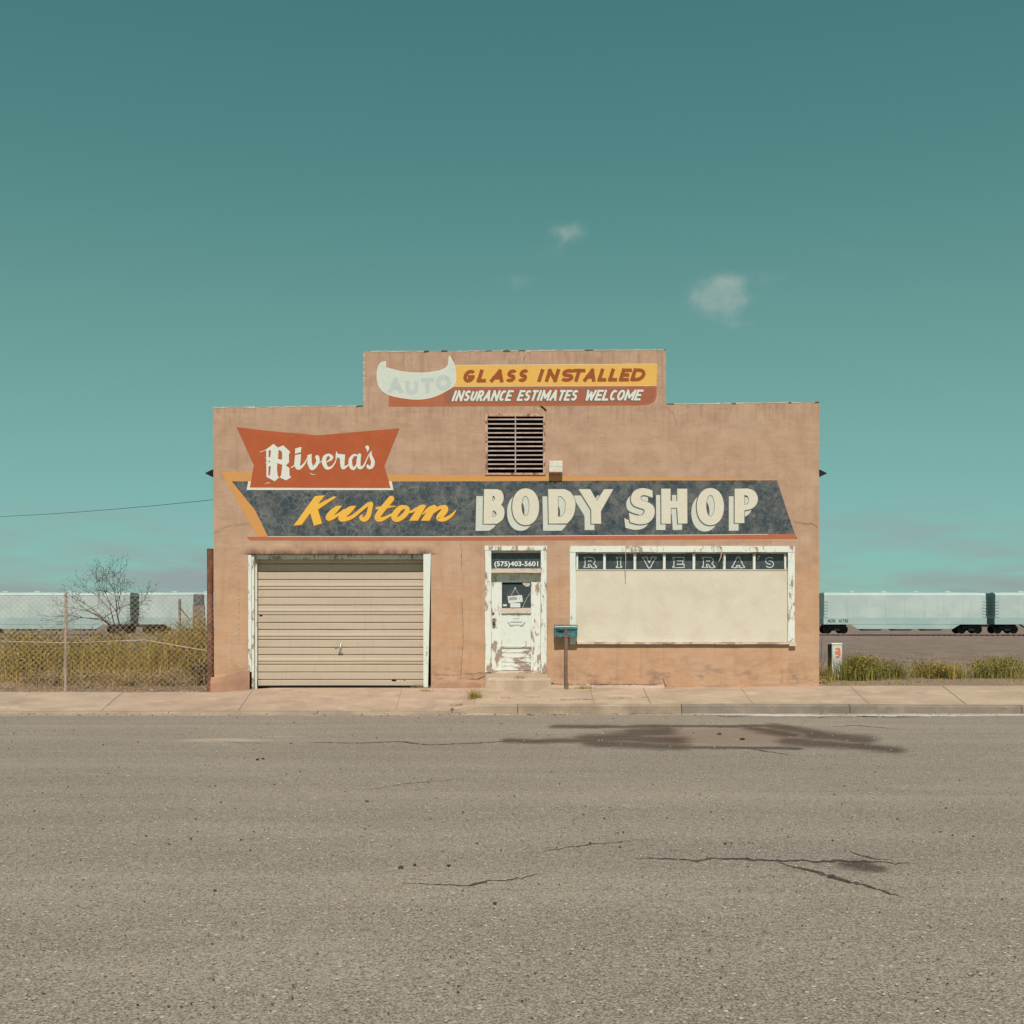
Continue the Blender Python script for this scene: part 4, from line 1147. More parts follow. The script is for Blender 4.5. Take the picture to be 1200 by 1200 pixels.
for k in range(7):
    q = MB(); q.box(wx(bars[k] + 1.6), wx(bars[k + 1] - 1.6), .098, .108, wz(667.1), wz(648.7)); part('pane', q, MT['glass'], win)
    ch = 'RIVERAS'[k]; hw = 3.0 if ch == 'I' else 7.4
    p = Paint(.0, plane=.0975)
    if ch == 'S': hw = 6.2
    if ch == 'V': hw = 7.9
    # outline lettering: white strokes with the dark middle laid over them
    slab = {'I': 2.6, 'S': 0}.get(ch, 2.5)
    sw = 4.6; inner = 2.9
    ins = 0 if ch == 'I' else 1.0
    xa, xb = cent[k] - hw + ins, cent[k] + hw - ins
    miter(p, ch, xa, xb, 652.4, 665.2, sw, 0, 0, slab=0)
    feet = {'R': [(xa + 2.3, 0), (xa + 2.3, 1), (xb - 2, 1)], 'I': [(cent[k], 0), (cent[k], 1)], 'V': [(xa + 2, 0), (xb - 2, 0)], 'E': [(xa + 2.3, 0), (xa + 2.3, 1)], 'A': [(xa + 2.1, 1), (xb - 2.1, 1)], 'S': []}[ch]
    def foot(p, wd, ext, mi):
        for fxx, b in feet:
            yy = 665.2 - wd / 2 - (2.1 - wd) / 2 if b else 652.4 + wd / 2 + (2.1 - wd) / 2
            p.stroke([(fxx - ext, yy, wd), (fxx + ext, yy, wd)], mi, butt=True, sub=1)
    foot(p, 2.1, 3.6, 0)
    r = (sw - inner) / 2
    miter(p, ch, xa + r, xb - r, 652.4 + r, 665.2 - r, inner, 0, 1)
    foot(p, .7, 2.9, 1)
    p.build('letter', [MT['vinyl'], MT['lfill']], win)
p = Paint(.0, plane=.0975); p.stroke([(891.0, 650.8, 2.0), (889.2, 655.4, 1.2)], 0, butt=True, sub=1); p.stroke([(890.9, 651.4, .9), (889.6, 654.4, .5)], 1, butt=True, sub=1); p.build('apostrophe', [MT['vinyl'], MT['lfill']], win)
for pts, rr in ((([(736, 640.5), (734, 642), (732.7, 645), (733, 655), (732.6, 665), (733.2, 677)]), .006), (([(842, 639.8), (845.5, 642), (845, 648), (844.2, 653), (842, 658)]), .009)):
    q = MB(); q.tube([(wx(a), -.034 - .004 * i, wz(b)) for i, (a, b) in enumerate(pts)], rr, 6); part('hanging_wire', q, MT['cap'], win)

# ---- front step
st = tag(empty('door_step', (wx(608), -.2, 0)), 'worn pinkish concrete step in front of the white entrance door', 'step')
def rel(mb, o):
    mb.v = [(a - o.location.x, b - o.location.y, c - o.location.z) for a, b, c in mb.v]; return mb
q = MB()
n = 16
for i in range(n + 1):
    x = wx(571.5) + (wx(645) - wx(571.5)) * i / n
    for (yy, zz) in ((-.001, -.2), (-.335, -.2), (-.335, wz(796.4)), (-.325, wz(795.0)), (-.001, wz(794.0))):
        q.v.append((x + (.008 * fbm(zz * 9, 2) if i in (0, n) else 0), yy + .006 * fbm(x * 7, zz * 7), zz + (.006 * fbm(x * 8, 4) if zz > 0 else 0)))
for i in range(n):
    for j in range(4): q.f.append([i * 5 + j, (i + 1) * 5 + j, (i + 1) * 5 + j + 1, i * 5 + j + 1]); q.m.append(0)
q.f += [[4, 3, 2, 1, 0], [n * 5 + k for k in range(5)]]; q.m += [0, 0]
rel(q, st).build('tread', MT['step'], st)
q = MB(); q.box(wx(568.6), wx(641.2), -.06, .24, -.30, wz(789.1)); rel(q, st).build('threshold_block', MT['step'], st)

# ------------------------------------------------------------------ ground, road, pavement
def lerp(a, b, t): return a + (b - a) * t
def sstep(a, b, x):
    t = min(max((x - a) / (b - a), 0), 1); return t * t * (3 - 2 * t)
def backz(x):
    return lerp(-.085, 0, sstep(-5.9, -4.6, x)) + .04 * sstep(2.5, 6.5, x)
def frontz(x):
    k = sstep(-.50, -1.15, x)
    return lerp(-.157, -.283, k) - .02 * sstep(4, 9, x)
def walkz(x, y):
    t = min(max(-y / 2.33, 0), 1)
    return lerp(backz(x), frontz(x), t) + .004 * fbm(x * .9, y * 1.3, 5)
def terrz(x, y):
    if y < -.02: return -.50
    b = backz(x) - .012
    far = -.45 + .10 * fbm(x * .03, y * .03, 1)
    return lerp(b, far, sstep(4, 70, y)) + .05 * fbm(x * .35, y * .35, 8) * sstep(.3, 3, y) * (1 - .6 * sstep(60, 95, y))
def grid(name, xs, ys, zf, mat, parent=None, smooth=True):
    me = bpy.data.meshes.new(name); n = len(xs)
    vs = [(x, y, zf(x, y)) for y in ys for x in xs]
    fs = [(j * n + i, j * n + i + 1, (j + 1) * n + i + 1, (j + 1) * n + i) for j in range(len(ys) - 1) for i in range(n - 1)]
    me.from_pydata(vs, [], fs)
    me.polygons.foreach_set('use_smooth', [smooth] * len(fs))
    return link(name, me, mat, parent)
def lines(*runs):
    o = []
    for a, b, s in runs:
        n = max(1, round((b - a) / s)); o += [a + (b - a) * k / n for k in range(n)]
    return o + [runs[-1][1]]
txs = lines((-2500, -300, 200), (-300, -60, 12), (-60, -16, 2), (-16, 16, .35), (16, 60, 2), (60, 300, 12), (300, 2500, 200))
tys = [-2500, -1200, -600, -300, -120, -60, -.6, -.06, 0.0] + lines((.3, 14, .35), (14, 60, 2), (60, 120, 4), (120, 400, 25), (400, 3500, 300))
m = M('dry_lot_ground', .95, .1)
c = m.mix(m.ramp(m.noise(.25, 5, .6), .4, .66), (.25, .185, .13), (.30, .225, .155))
c = m.mix(m.ramp(m.noise(2.1, 6, .7), .46, .66, 0, .6), c, (.19, .155, .09))
c = m.mix(m.ramp(m.noise(24, 5, .75), .50, .68, 0, .6), c, (.38, .30, .23))
c = m.mix(m.ramp(m.noise(40, 5, .75, vec=m.mapv((1, 1, 1), (1, 5, 2))), .52, .68, 0, .6), c, (.11, .08, .06))
yard = m.mix(m.ramp(m.noise(1.1, 6, .75, vec=m.mapv((1, .3, 1))), .4, .66), (.175, .125, .105), (.235, .18, .15))
yard = m.mix(m.ramp(m.noise(7, 5, .8), .5, .7, 0, .5), yard, (.30, .25, .21))
yy = m.math('ADD', m.sepz()[1], m.math('MULTIPLY', m.noise(.3, 4, .6), 14))
c = m.mix(m.ramp(yy, 12, 24), c, yard)
m.color(c).bump(m.noise(12, 6, .7), .8, .05)
tag(grid('ground', txs, tys, terrz, m.mat), kind='structure', label='dry weedy lot and gravel yard behind the shop')

# road
rxs = lines((-2500, -300, 200), (-300, -40, 20), (-40, -12, 1), (-12, -8, .25), (-8, -1, .10), (-1, 8.6, .045), (8.6, 16, .4), (16, 40, 2), (40, 300, 20), (300, 2500, 200))
rys = lines((-45, -22, 2), (-22, -16, .4), (-16, -9, .10), (-9, -3.5, .06), (-3.5, -2.35, .1))
road = grid('road', rxs, rys, lambda x, y: ROADZ, MT['asphalt'])
tag(road, kind='structure', label='sun bleached asphalt road with cracks and an old oil ring')
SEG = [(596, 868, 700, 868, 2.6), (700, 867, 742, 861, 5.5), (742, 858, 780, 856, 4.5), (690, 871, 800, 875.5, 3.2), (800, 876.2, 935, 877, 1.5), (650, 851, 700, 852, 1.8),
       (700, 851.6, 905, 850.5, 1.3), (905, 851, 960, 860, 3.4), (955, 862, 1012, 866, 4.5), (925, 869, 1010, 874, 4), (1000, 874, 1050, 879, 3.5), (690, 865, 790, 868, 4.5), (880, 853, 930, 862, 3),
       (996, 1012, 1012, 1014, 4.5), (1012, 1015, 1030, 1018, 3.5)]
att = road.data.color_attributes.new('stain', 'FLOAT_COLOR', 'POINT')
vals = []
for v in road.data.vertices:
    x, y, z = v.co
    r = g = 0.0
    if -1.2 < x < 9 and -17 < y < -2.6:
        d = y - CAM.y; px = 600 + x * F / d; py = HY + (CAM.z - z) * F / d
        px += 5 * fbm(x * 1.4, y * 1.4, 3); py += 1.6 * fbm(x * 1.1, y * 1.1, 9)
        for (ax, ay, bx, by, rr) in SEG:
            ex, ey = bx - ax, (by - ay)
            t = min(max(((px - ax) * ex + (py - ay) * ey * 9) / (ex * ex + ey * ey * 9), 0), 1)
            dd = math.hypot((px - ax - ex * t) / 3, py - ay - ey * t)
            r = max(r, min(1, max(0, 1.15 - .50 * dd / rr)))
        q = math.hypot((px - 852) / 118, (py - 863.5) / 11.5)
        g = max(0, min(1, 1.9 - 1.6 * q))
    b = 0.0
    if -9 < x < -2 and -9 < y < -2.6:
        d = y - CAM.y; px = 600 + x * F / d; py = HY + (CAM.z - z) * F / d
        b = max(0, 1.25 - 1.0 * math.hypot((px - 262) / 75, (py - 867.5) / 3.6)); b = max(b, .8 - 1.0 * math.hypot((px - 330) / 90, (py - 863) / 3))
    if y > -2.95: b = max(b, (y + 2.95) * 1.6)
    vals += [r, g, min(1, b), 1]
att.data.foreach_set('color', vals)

def road_ribbon(name, pts, w, mat, z=ROADZ + .003, seed=0, jag=.9, parent=None):
    rnd = random.Random(seed); P = [on_plane(a, b, ROADZ) for a, b in pts]; o = []
    for a, b in zip(P[:-1], P[1:]):
        n = max(2, int(math.dist(a, b) / .035))
        for k in range(n):
            t = k / n; o.append((a[0] + (b[0] - a[0]) * t + rnd.uniform(-.012, .012), a[1] + (b[1] - a[1]) * t + .05 * fbm(a[0] * 3 + t * 5, seed, 2) + rnd.uniform(-.022, .022)))
    o.append(P[-1]); mb = MB(); mb.flat = True; N = len(o)
    for i, p in enumerate(o):
        e = min(1, i / 12, (N - 1 - i) / 12) * (1 + .5 * fbm(i * .02, seed + 3)) ; ww = w * e * rnd.uniform(1 - jag, 1 + jag) / 2 + .001; w2 = w * e * rnd.uniform(1 - jag, 1 + jag) / 2 + .001
        a, b = o[max(i - 1, 0)], o[min(i + 1, N - 1)]; l = math.dist(a, b) or 1; nx, ny = -(b[1] - a[1]) / l, (b[0] - a[0]) / l
        mb.v += [(p[0] + nx * ww, p[1] + ny * ww, z), (p[0] - nx * w2, p[1] - ny * w2, z)]
    for i in range(N - 1): mb.f.append((2 * i, 2 * i + 1, 2 * i + 3, 2 * i + 2)); mb.m.append(0)
    o_ = mb.build(name, mat, parent)
    return o_
for i, (pts, w) in enumerate([([(737, 1005), (780, 1007), (815, 1009), (835, 1006), (870, 1007), (905, 1009), (960, 1009), (1012, 1010), (1080, 1013)], .040), ([(905, 1009), (930, 1016), (958, 1022), (985, 1031), (1012, 1038), (1060, 1052)], .048),
                   ([(988, 996), (1003, 1001), (1020, 1006), (1050, 1008)], .040), ([(470, 1035), (545, 1038), (575, 1033), (612, 1029), (640, 1024)], .022),
                   ([(360, 870), (420, 871), (468, 869), (500, 873), (560, 871), (600, 868)], .045), ([(872, 876), (900, 881), (935, 886)], .05), ([(975, 852), (1000, 850), (1060, 855)], .04),
                   ([(240, 868), (300, 871), (330, 870)], .02), ([(430, 926), (480, 918), (560, 912)], .012), ([(620, 1000), (690, 990), (760, 984)], .010)]):
    tag(road_ribbon('crack', pts, w, MT['crack'], seed=i, parent=road))

# pavement slabs, kerb, gutter
walk = tag(empty('sidewalk'), kind='structure', label='tan concrete sidewalk in front of the shop')
base = grid('bedding', lines((-40, -18, 4), (-18, 18, .3), (18, 40, 4)), [-2.2, -1.1, -.03], lambda x, y: walkz(x, y) - .010, MT['joint'], walk)
J = [-40, -30, -22, -19, -17, -15, -13, -11.2, -9.4, -7.6, -5.05, -2.15, -.70, 1.52, 2.56, 4.45, 6.6, 8.4, 10.2, 12, 14, 16, 18, 22, 30, 40]
for k, (a, b) in enumerate(zip(J[:-1], J[1:])):
    n = max(3, min(14, round((b - a) / .2))); g_ = .003 if -6 < a < -.5 else .005
    mb = MB(); ys = [0.0, -.35, -.8, -1.3, -1.75, -2.179]
    dz = random.uniform(-.003, .003)
    for y in ys:
        for i in range(n + 1):
            x = a + g_ + (b - a - 2 * g_) * i / n
            xo = x * (1 + .022 * y)
            mb.v.append((xo, y, walkz(xo, y) + dz))
    for y in (0.0, -2.179):
        for i in range(n + 1):
            x = a + g_ + (b - a - 2 * g_) * i / n; xo = x * (1 + .022 * y)
            mb.v.append((xo, y, walkz(xo, y) - .06))
    for j in range(len(ys) - 1):
        for i in range(n): mb.f.append((j * (n + 1) + i, j * (n + 1) + i + 1, (j + 1) * (n + 1) + i + 1, (j + 1) * (n + 1) + i)); mb.m.append(0)
    b0 = (len(ys) - 1) * (n + 1); b1 = (len(ys) + 1) * (n + 1)
    for i in range(n): mb.f.append((b0 + i, b0 + i + 1, b1 + i + 1, b1 + i)); mb.m.append(0)
    mb.build('slab', MT['walk2'] if k in (9, 10, 11) else MT['walk'], walk)
kerb = tag(empty('kerb'), kind='structure', label='concrete kerb that drops at the garage driveway')
KJ = [-40, -24, -15, -12, -9, -6, -3.4, -1.05, .10, 2.96, 5.9, 8.9, 12, 15, 24, 40]
for k, (a, b) in enumerate(zip(KJ[:-1], KJ[1:])):
    mb = MB(); n = max(4, min(24, int((b - a) / .12)))
    for i in range(n + 1):
        x = a + .006 + (b - a - .012) * i / n; z = frontz(x) + .003 * fbm(x * 3, 1)
        ro = .006 * fbm(x * 4, 6)
        for (yy, zz) in ((-2.182, z - .05), (-2.182, walkz(x, -2.18) - .001), (-2.31 + ro, z - .002), (-2.335 + ro, z - .018), (-2.352 + ro, ROADZ - .05)): mb.v.append((x, yy, zz))
    for i in range(n):
        for j in range(4): mb.f.append((i * 5 + j, (i + 1) * 5 + j, (i + 1) * 5 + j + 1, i * 5 + j + 1)); mb.m.append(0)
    mb.f += [(0, 1, 2, 3, 4), tuple(n * 5 + q for q in (4, 3, 2, 1, 0))]; mb.m += [0, 0]
    mb.build('kerbstone', MT['kerb_grey'] if a > 2.9 else MT['kerb'], kerb)
def apron(x0, x1, n, cf, wf, z, skirt):
    mb = MB(); mb.flat = True
    for i in range(n + 1):
        x = x0 + (x1 - x0) * i / n; c0, w0 = cf(x), wf(x)
        mb.v += [(x, c0, z), (x, c0 - w0, z), (x, c0 - w0 - .012, z - skirt)]
    for i in range(n):
        mb.f += [(3 * i, 3 * i + 1, 3 * i + 4, 3 * i + 3), (3 * i + 1, 3 * i + 2, 3 * i + 5, 3 * i + 4)]; mb.m += [0, 0]
    return mb
gw = lambda x: .20 + .07 * fbm(x * 1.1, 3) + .05 * fbm(x * 5, 1) + .13 * sstep(0, -3, x)
tag(apron(-21, 21, 520, lambda x: -2.34, gw, ROADZ + .005, .006).build('gutter', MT['gutter'], None), kind='structure', label='narrow concrete gutter edge along the kerb')
cw = lambda x: max(.003, min(1, (x - 3.3) / 1.2) * min(1, (9.5 - x) / 2) * (.25 + .18 * fbm(x * 1.7, 9) + .09 * fbm(x * 7, 2)))
tag(apron(3.3, 9.5, 260, lambda x: -2.56 - .06 * sstep(3.3, 6, x) + .05 * fbm(x * 3, 4), cw, ROADZ + .009, .005).build('chalk_strip', MT['whitepaint'], road), label='broken whitish strip of old paint along the right gutter')
for i, pts in enumerate(([(838, 838.5), (850, 840.2), (880, 839.6)], [(938, 840.6), (960, 841), (980, 840.4)], [(985, 838.6), (1014, 840), (1080, 841)], [(575, 837), (640, 837.6), (720, 837.2), (800, 837)])):
    road_ribbon('crack', pts, .07 if i < 3 else .03, MT['crack'], ROADZ + .012, 40 + i, parent=road)

# loose grit on the road
mb = MB()
rnd = random.Random(12)
def stone(mb, x, y, z, r, mi):
    vs = []; a0 = rnd.uniform(0, 1)
    for h, rr in ((-.35, .8), (.15, 1.0), (.6, .55)):
        for k in range(5):
            a = a0 + k * 1.2566; q = r * rr * rnd.uniform(.75, 1.2)
            vs.append((x + math.cos(a) * q * 1.2, y + math.sin(a) * q, z + h * r * rnd.uniform(.8, 1.2)))
    fs = [(10, 11, 12, 13, 14)]
    for b in (0, 5): fs += [(b + k, b + (k + 1) % 5, b + 5 + (k + 1) % 5, b + 5 + k) for k in range(5)]
    mb.add(vs, fs, mi)
for k in range(1500):
    py = rnd.uniform(842, 1195); px = rnd.uniform(5, 1195); x, y = on_plane(px, py, ROADZ)
    stone(mb, x, y, ROADZ + .008, rnd.choice((.005, .006, .007, .009)) * (1 + .35 * (y < -14) * -1 + .3 * (y > -8)), rnd.choice((0, 0, 1, 1, 2)))
for k in range(700):
    x = rnd.uniform(-10.5, 10.5); y = -2.42 - abs(rnd.gauss(0, .22)); stone(mb, x, y, ROADZ + .008, rnd.choice((.006, .009, .013)), rnd.choice((0, 1, 2, 2)))
for (px, py, r) in ((470, 1018, .017), (486, 1015, .013), (252, 1045, .011), (850, 990, .012), (857, 989.5, .009), (302, 891, .02), (526, 1016, .013), (430, 940, .014), (580, 1060, .012), (308, 890, .018), (843, 861, .03), (870, 867, .03)):
    x, y = on_plane(px, py, ROADZ); stone(mb, x, y, ROADZ + .01, r, 1)
o = mb.build('grit', [MT['cap'], MT['crack'], MT['walk']])
tag(o, 'loose light and dark grit scattered over the asphalt', 'grit', kind='stuff')

# ------------------------------------------------------------------ plants
def blade(mb, x, y, z, h, lean, az, w, mi=0):
    p = []
    for k in range(4):
        t = k / 3; q = lean * t * t
        p.append((x + math.cos(az) * q * h, y + math.sin(az) * q * h, z + h * t * (1 - .25 * lean * t), w * (1 - t) + .0006))
    sx_, sy_ = -math.sin(az + .6), math.cos(az + .6)
    b = len(mb.v)
    for (a, c, d, ww) in p: mb.v += [(a - sx_ * ww / 2, c - sy_ * ww / 2, d), (a + sx_ * ww / 2, c + sy_ * ww / 2, d)]
    for k in range(3): mb.f.append((b + 2 * k, b + 2 * k + 1, b + 2 * k + 3, b + 2 * k + 2)); mb.m.append(mi)
def leaf(mb, c, s, mi, up=.4):
    d = Vector((random.gauss(0, 1), random.gauss(0, 1), random.gauss(up, 1))).normalized()
    e = d.cross(Vector((random.gauss(0, 1), random.gauss(0, 1), random.gauss(0, 1)))).normalized()
    f = d.cross(e); c = Vector(c); k = random.uniform(.35, .6)
    mb.add([c - e * s * .5, c + f * s * .5 * k, c + e * s * .5, c - f * s * .5 * k], [(0, 1, 2, 3)], mi)
def tuft(px, py, wdt, h, n, mats, label, name='weed_tuft', group=None, zf=None, y=None):
    # find the spot on the pavement under that picture point
    yy = -1.0
    for _ in range(12):
        d = F * (CAM.z - walkz((px - 600) * (yy - CAM.y) / F, yy)) / (py - HY); yy = d + CAM.y
    if y is not None: yy = y
    x = (px - 600) * (yy - CAM.y) / F; z = walkz(x, yy) if yy < 0 else terrz(x, yy)
    t = MB(); t.flat = True; n = int(n * 1.7); h *= 1.35
    for k in range(n):
        a = random.gauss(0, wdt / 3); b = random.gauss(0, .03)
        blade(t, a, b, -.01, h * random.uniform(.4, 1.1), random.uniform(.1, 1.3), random.uniform(0, 6.28), random.uniform(.004, .010), random.choice((0, 0, 1)))
    o = t.build(name, mats); o.location = (x, yy, z)
    return tag(o, label, 'weeds', group)
LY, LG, LD = MT['leaf_yellow'], MT['leaf_green'], MT['leaf_dry']
G1 = 'grass tufts growing in the sidewalk joints'
TF = [(556, 822, .20, .20, 90, (LY, LG), 'tallest yellow green weed in the sidewalk joint left of the step'),
      (541, 829, .35, .05, 50, (LG, LD), 'flat dark weed creeping where the kerb begins to rise'),
      (684, 806.5, .26, .07, 90, (LY, LG), 'round green tuft at the wall foot right of the mailbox post'),
      (664, 821.5, .35, .035, 60, (LG, LY), 'low grass strip at the kerb joint below the mailbox post'),
      (687, 821.5, .30, .035, 60, (LG, LD), 'low grass strip at the kerb just right of the mailbox post'),
      (622, 820.5, .35, .03, 50, (LG, LD), 'low grass at the kerb straight in front of the door step'),
      (594, 820.5, .22, .04, 40, (LY, LD), 'low grass at the kerb near the left end of the step'),
      (730, 821, .26, .035, 40, (LG, LD), 'small grass patch at the kerb under the left part of the shop window'),
      (714, 821, .15, .025, 25, (LD, LG), 'tiny dry grass patch at the kerb under the window left corner'),
      (755, 821, .16, .045, 30, (LD, LY), 'small upright dry tuft where a sidewalk joint meets the kerb'),
      (610, 794, .22, .05, 50, (LY, LG), 'thin weed growing on the door step threshold'),
      (334, 807, .26, .03, 40, (LD, LG), 'flattened dry grass at the foot of the garage door, left part'),
      (352, 807.5, .2, .02, 30, (LD, LY), 'thin line of dry grass under the garage door'),
      (489, 806, .30, .12, 40, (LD, LD), 'tall straw coloured stalks at the right end of the garage door'),
      (500, 807.5, .22, .06, 50, (LD, LY), 'dry tuft at the foot of the right garage jamb'),
      (233, 833, .1, .03, 20, (LD, LD), 'tiny dry sprig at the driveway edge'),
      (455, 834, .14, .02, 20, (LD, LG), 'tiny sprig on the driveway edge below the garage jamb'),
      (785, 806.5, .3, .03, 40, (LD, LD), 'dry crumbs of grass along the wall under the window')]
for (px, py, w, h, n, ms, lab) in TF:
    if 600 < px < 620 and py < 800:
        o = tuft(px, 806, w, h, n, list(ms), lab, group=G1, y=-.12); o.location.z = wz(794.6) + .006
    else: tuft(px, py, w, h, n, list(ms), lab, group=G1)

def bush(x, y, w, d, h, mats, n, ls, label, name='weed_bush', cat='bush', group=None, stems=26, top=1.0, weights=None, clumps=9):
    z = terrz(x, y); s_ = MB(); lf = MB(); lf.flat = True
    cl = []
    for k in range(clumps):
        a = random.uniform(0, 6.28); r = math.sqrt(random.random()) * .8
        cl.append((math.cos(a) * r * w / 2, math.sin(a) * r * d / 2, h * random.uniform(.25, .85) * (1 - .35 * r), random.uniform(.16, .34)))
    for k in range(stems):
        c = random.choice(cl); a, b = random.gauss(0, w * .07), random.gauss(0, d * .07)
        e = (c[0] + random.gauss(0, .06 * w), c[1] + random.gauss(0, .06 * d), c[2] + random.uniform(0, .25) * h)
        s_.tube([(a, b, -.03), ((a + e[0]) * .45, (b + e[1]) * .45, e[2] * .55), e], [.008, .006, .002], 4, cap=False)
    for k in range(n):
        c = random.choice(cl); r = c[3]
        p = (c[0] + random.gauss(0, r * .42 * w), c[1] + random.gauss(0, r * .42 * d), abs(c[2] + random.gauss(0, r * .45 * h)))
        if p[2] > h * 1.15: continue
        mi = 0
        if len(mats) > 1:
            mi = random.choices(range(len(mats)), weights or [1] * len(mats))[0]
        leaf(lf, p, ls * random.uniform(.6, 1.4), mi)
    for k in range(n // 5):
        blade(lf, random.gauss(0, w * .26), random.gauss(0, d * .26), -.02, h * random.uniform(.45, 1.12), random.uniform(.05, .5), random.uniform(0, 6.28), random.uniform(.008, .018), random.randrange(len(mats)) if random.random() < .4 else 0)
    e = tag(empty(name, (x, y, z)), label, cat, group)
    s_.build('stems', MT['leaf_dry'], e); lf.build('foliage', list(mats), e)
    return e
LO, LK = MT['leaf_olive'], MT['leaf_dark']
def bpx(px, d): return sx(px, d), d + CAM.y
GB = 'weedy bushes behind the wire fence'
for (px, d, w, dd, h, ms, n, ls, lab, wt) in [
    (196, 25.0, 1.6, .9, 1.5, (LY, LO, LG), 2600, .045, 'yellow green weed bush close behind the fence, left of the rusty post', (7, 2, 1)),
    (228, 25.6, 1.1, .9, 1.75, (LY, LO, LK), 2600, .045, 'taller mustard tinted bush just left of the rusty pipe post', (5, 3, 1)),
    (236, 24.2, .5, .5, .62, (LK, LO, LD), 900, .05, 'dark scrub at the foot of the rusty pipe post', (3, 1, 1)),
    (204, 24.0, 1.1, .6, .42, (LD, LO), 1500, .04, 'dry straw coloured growth along the fence foot', (3, 1)),
    (215, 36, 2.6, 1.2, 1.15, (LO, LK, LY), 2200, .07, 'dark olive thicket farther back beyond the fence', (2, 2, 1)),
    (150, 26, 1.9, 1.1, 1.25, (LY, LO, LG), 3000, .045, 'broad yellow green bush behind the fence near its middle', (3, 3, 1)),
    (95, 27, 2.0, 1.1, 1.0, (LO, LG, LY), 2600, .05, 'greener low bush behind the fence, second from the picture edge', (3, 2, 2)),
    (30, 26, 2.2, 1.1, 1.3, (LY, LO, LK), 3000, .05, 'big yellow bush behind the fence at the left picture edge', (3, 2, 1)),
    (120, 38, 3.4, 1.5, 1.1, (LK, LO, LY), 2400, .08, 'dark thicket farther back in the middle of the lot', (2, 2, 1)),
    (30, 40, 4.0, 1.5, 1.3, (LO, LK, LY), 2400, .09, 'far olive thicket at the left picture edge', (2, 2, 1)),
    (70, 24.1, 2.0, .5, .40, (LD, LO), 1900, .04, 'long dry growth along the fence foot at the left', (3, 1)),
    (145, 24.0, 1.6, .5, .38, (LD, LY), 1600, .04, 'dry yellow growth along the middle of the fence foot', (3, 1))]:
    x, y = bpx(px, d); bush(x, y, w, dd, h, ms, n, ls, lab, group=GB, weights=wt, clumps=14)
GR = 'green bushes right of the shop'
for (px, d, w, dd, h, ms, n, ls, lab, wt) in [
    (1002, 24.0, .85, .6, .62, (LG, LO, LY), 4000, .035, 'green weed bush right beside the pale utility pedestal', (3, 3, 1)),
    (1040, 24.6, .9, .7, .45, (LG, LO, LD), 2000, .035, 'low green weed bush second to the right of the pedestal', (3, 2, 1)),
    (1095, 25, 1.2, .8, .50, (LO, LG, LY), 2200, .04, 'olive weed bush third to the right of the pedestal', (3, 2, 1)),
    (1165, 25, 1.4, .9, .55, (LG, LO, LY), 2400, .04, 'broad green bush at the right picture edge', (3, 2, 1)),
    (966, 23.4, .42, .4, .34, (LO, LD, LG), 900, .035, 'small dry and green weed between the wall corner and the pedestal', (2, 2, 1)),
    (960, 22.9, .7, .3, .12, (LD, LY), 900, .03, 'flat straw coloured weed at the right foot of the shop', (3, 1)),
    (1010, 31, 2.0, 1, .28, (LD, LO), 1000, .05, 'thin dry weeds at the edge of the gravel yard', (2, 1))]:
    x, y = bpx(px, d); bush(x, y, w, dd, h, ms, n, ls, lab, group=GR, weights=wt, clumps=10)
# tall dry stalk at the wall corner
x, y = bpx(962.5, 23.6); q = MB(); z = terrz(x, y)
q.tube([(0, 0, 0), (-.01, 0, .45), (.02, .01, .95)], [.009, .007, .003], 5); q.tube([(0, 0, .2), (.06, 0, .42), (.09, 0, .62)], [.006, .004, .002], 4); q.tube([(0, 0, .1), (-.05, 0, .3), (-.06, 0, .44)], [.006, .004, .002], 4)
for k in range(60): leaf(q, (random.gauss(.01, .03), random.gauss(0, .02), random.uniform(.2, .95)), .022, 0)
o = q.build('dry_stalk', MT['twig']); o.location = (x, y, z)
tag(o, 'tall thin dry stalk standing at the right corner of the shop', 'plant')

# low straggly ground cover in the lot
mb = MB(); mb.flat = True
for k in range(5200):
    left = k % 2
    d = 22.2 + random.random() ** 1.6 * 26
    px = random.uniform(-10, 252) if left else random.uniform(950, 1210)
    x, y = bpx(px, d)
    if XL - .1 < x < XR + .1: continue
    if fbm(x * .8, y * .8, 2) < -.05: continue
    blade(mb, x, y, terrz(x, y) - .01, random.uniform(.04, .16), random.uniform(.2, 1.2), random.uniform(0, 6.28), random.uniform(.006, .016), random.choice((0, 0, 1, 2)))
tag(mb.build('dry_grass', [LD, LY, LO]), 'thin dry grass scattered over the lot', 'grass', kind='stuff')
# pale rubble along the fence foot
mb = MB()
for k in range(900):
    px = random.uniform(0, 246); d = random.uniform(22.05, 24.0); x, y = bpx(px, d)
    stone(mb, x, y, terrz(x, y) + .005, random.choice((.008, .012, .02, .03)), random.choice((0, 1, 1)))
for k in range(160):
    px = random.uniform(955, 1200); d = random.uniform(22.1, 24.0); x, y = bpx(px, d)
    stone(mb, x, y, terrz(x, y) + .004, random.choice((.008, .015, .02)), random.choice((0, 1)))
tag(mb.build('rubble', [MT['plinth'], MT['ground']]), 'small pinkish rubble and stones on the bare earth', 'rubble', kind='stuff')

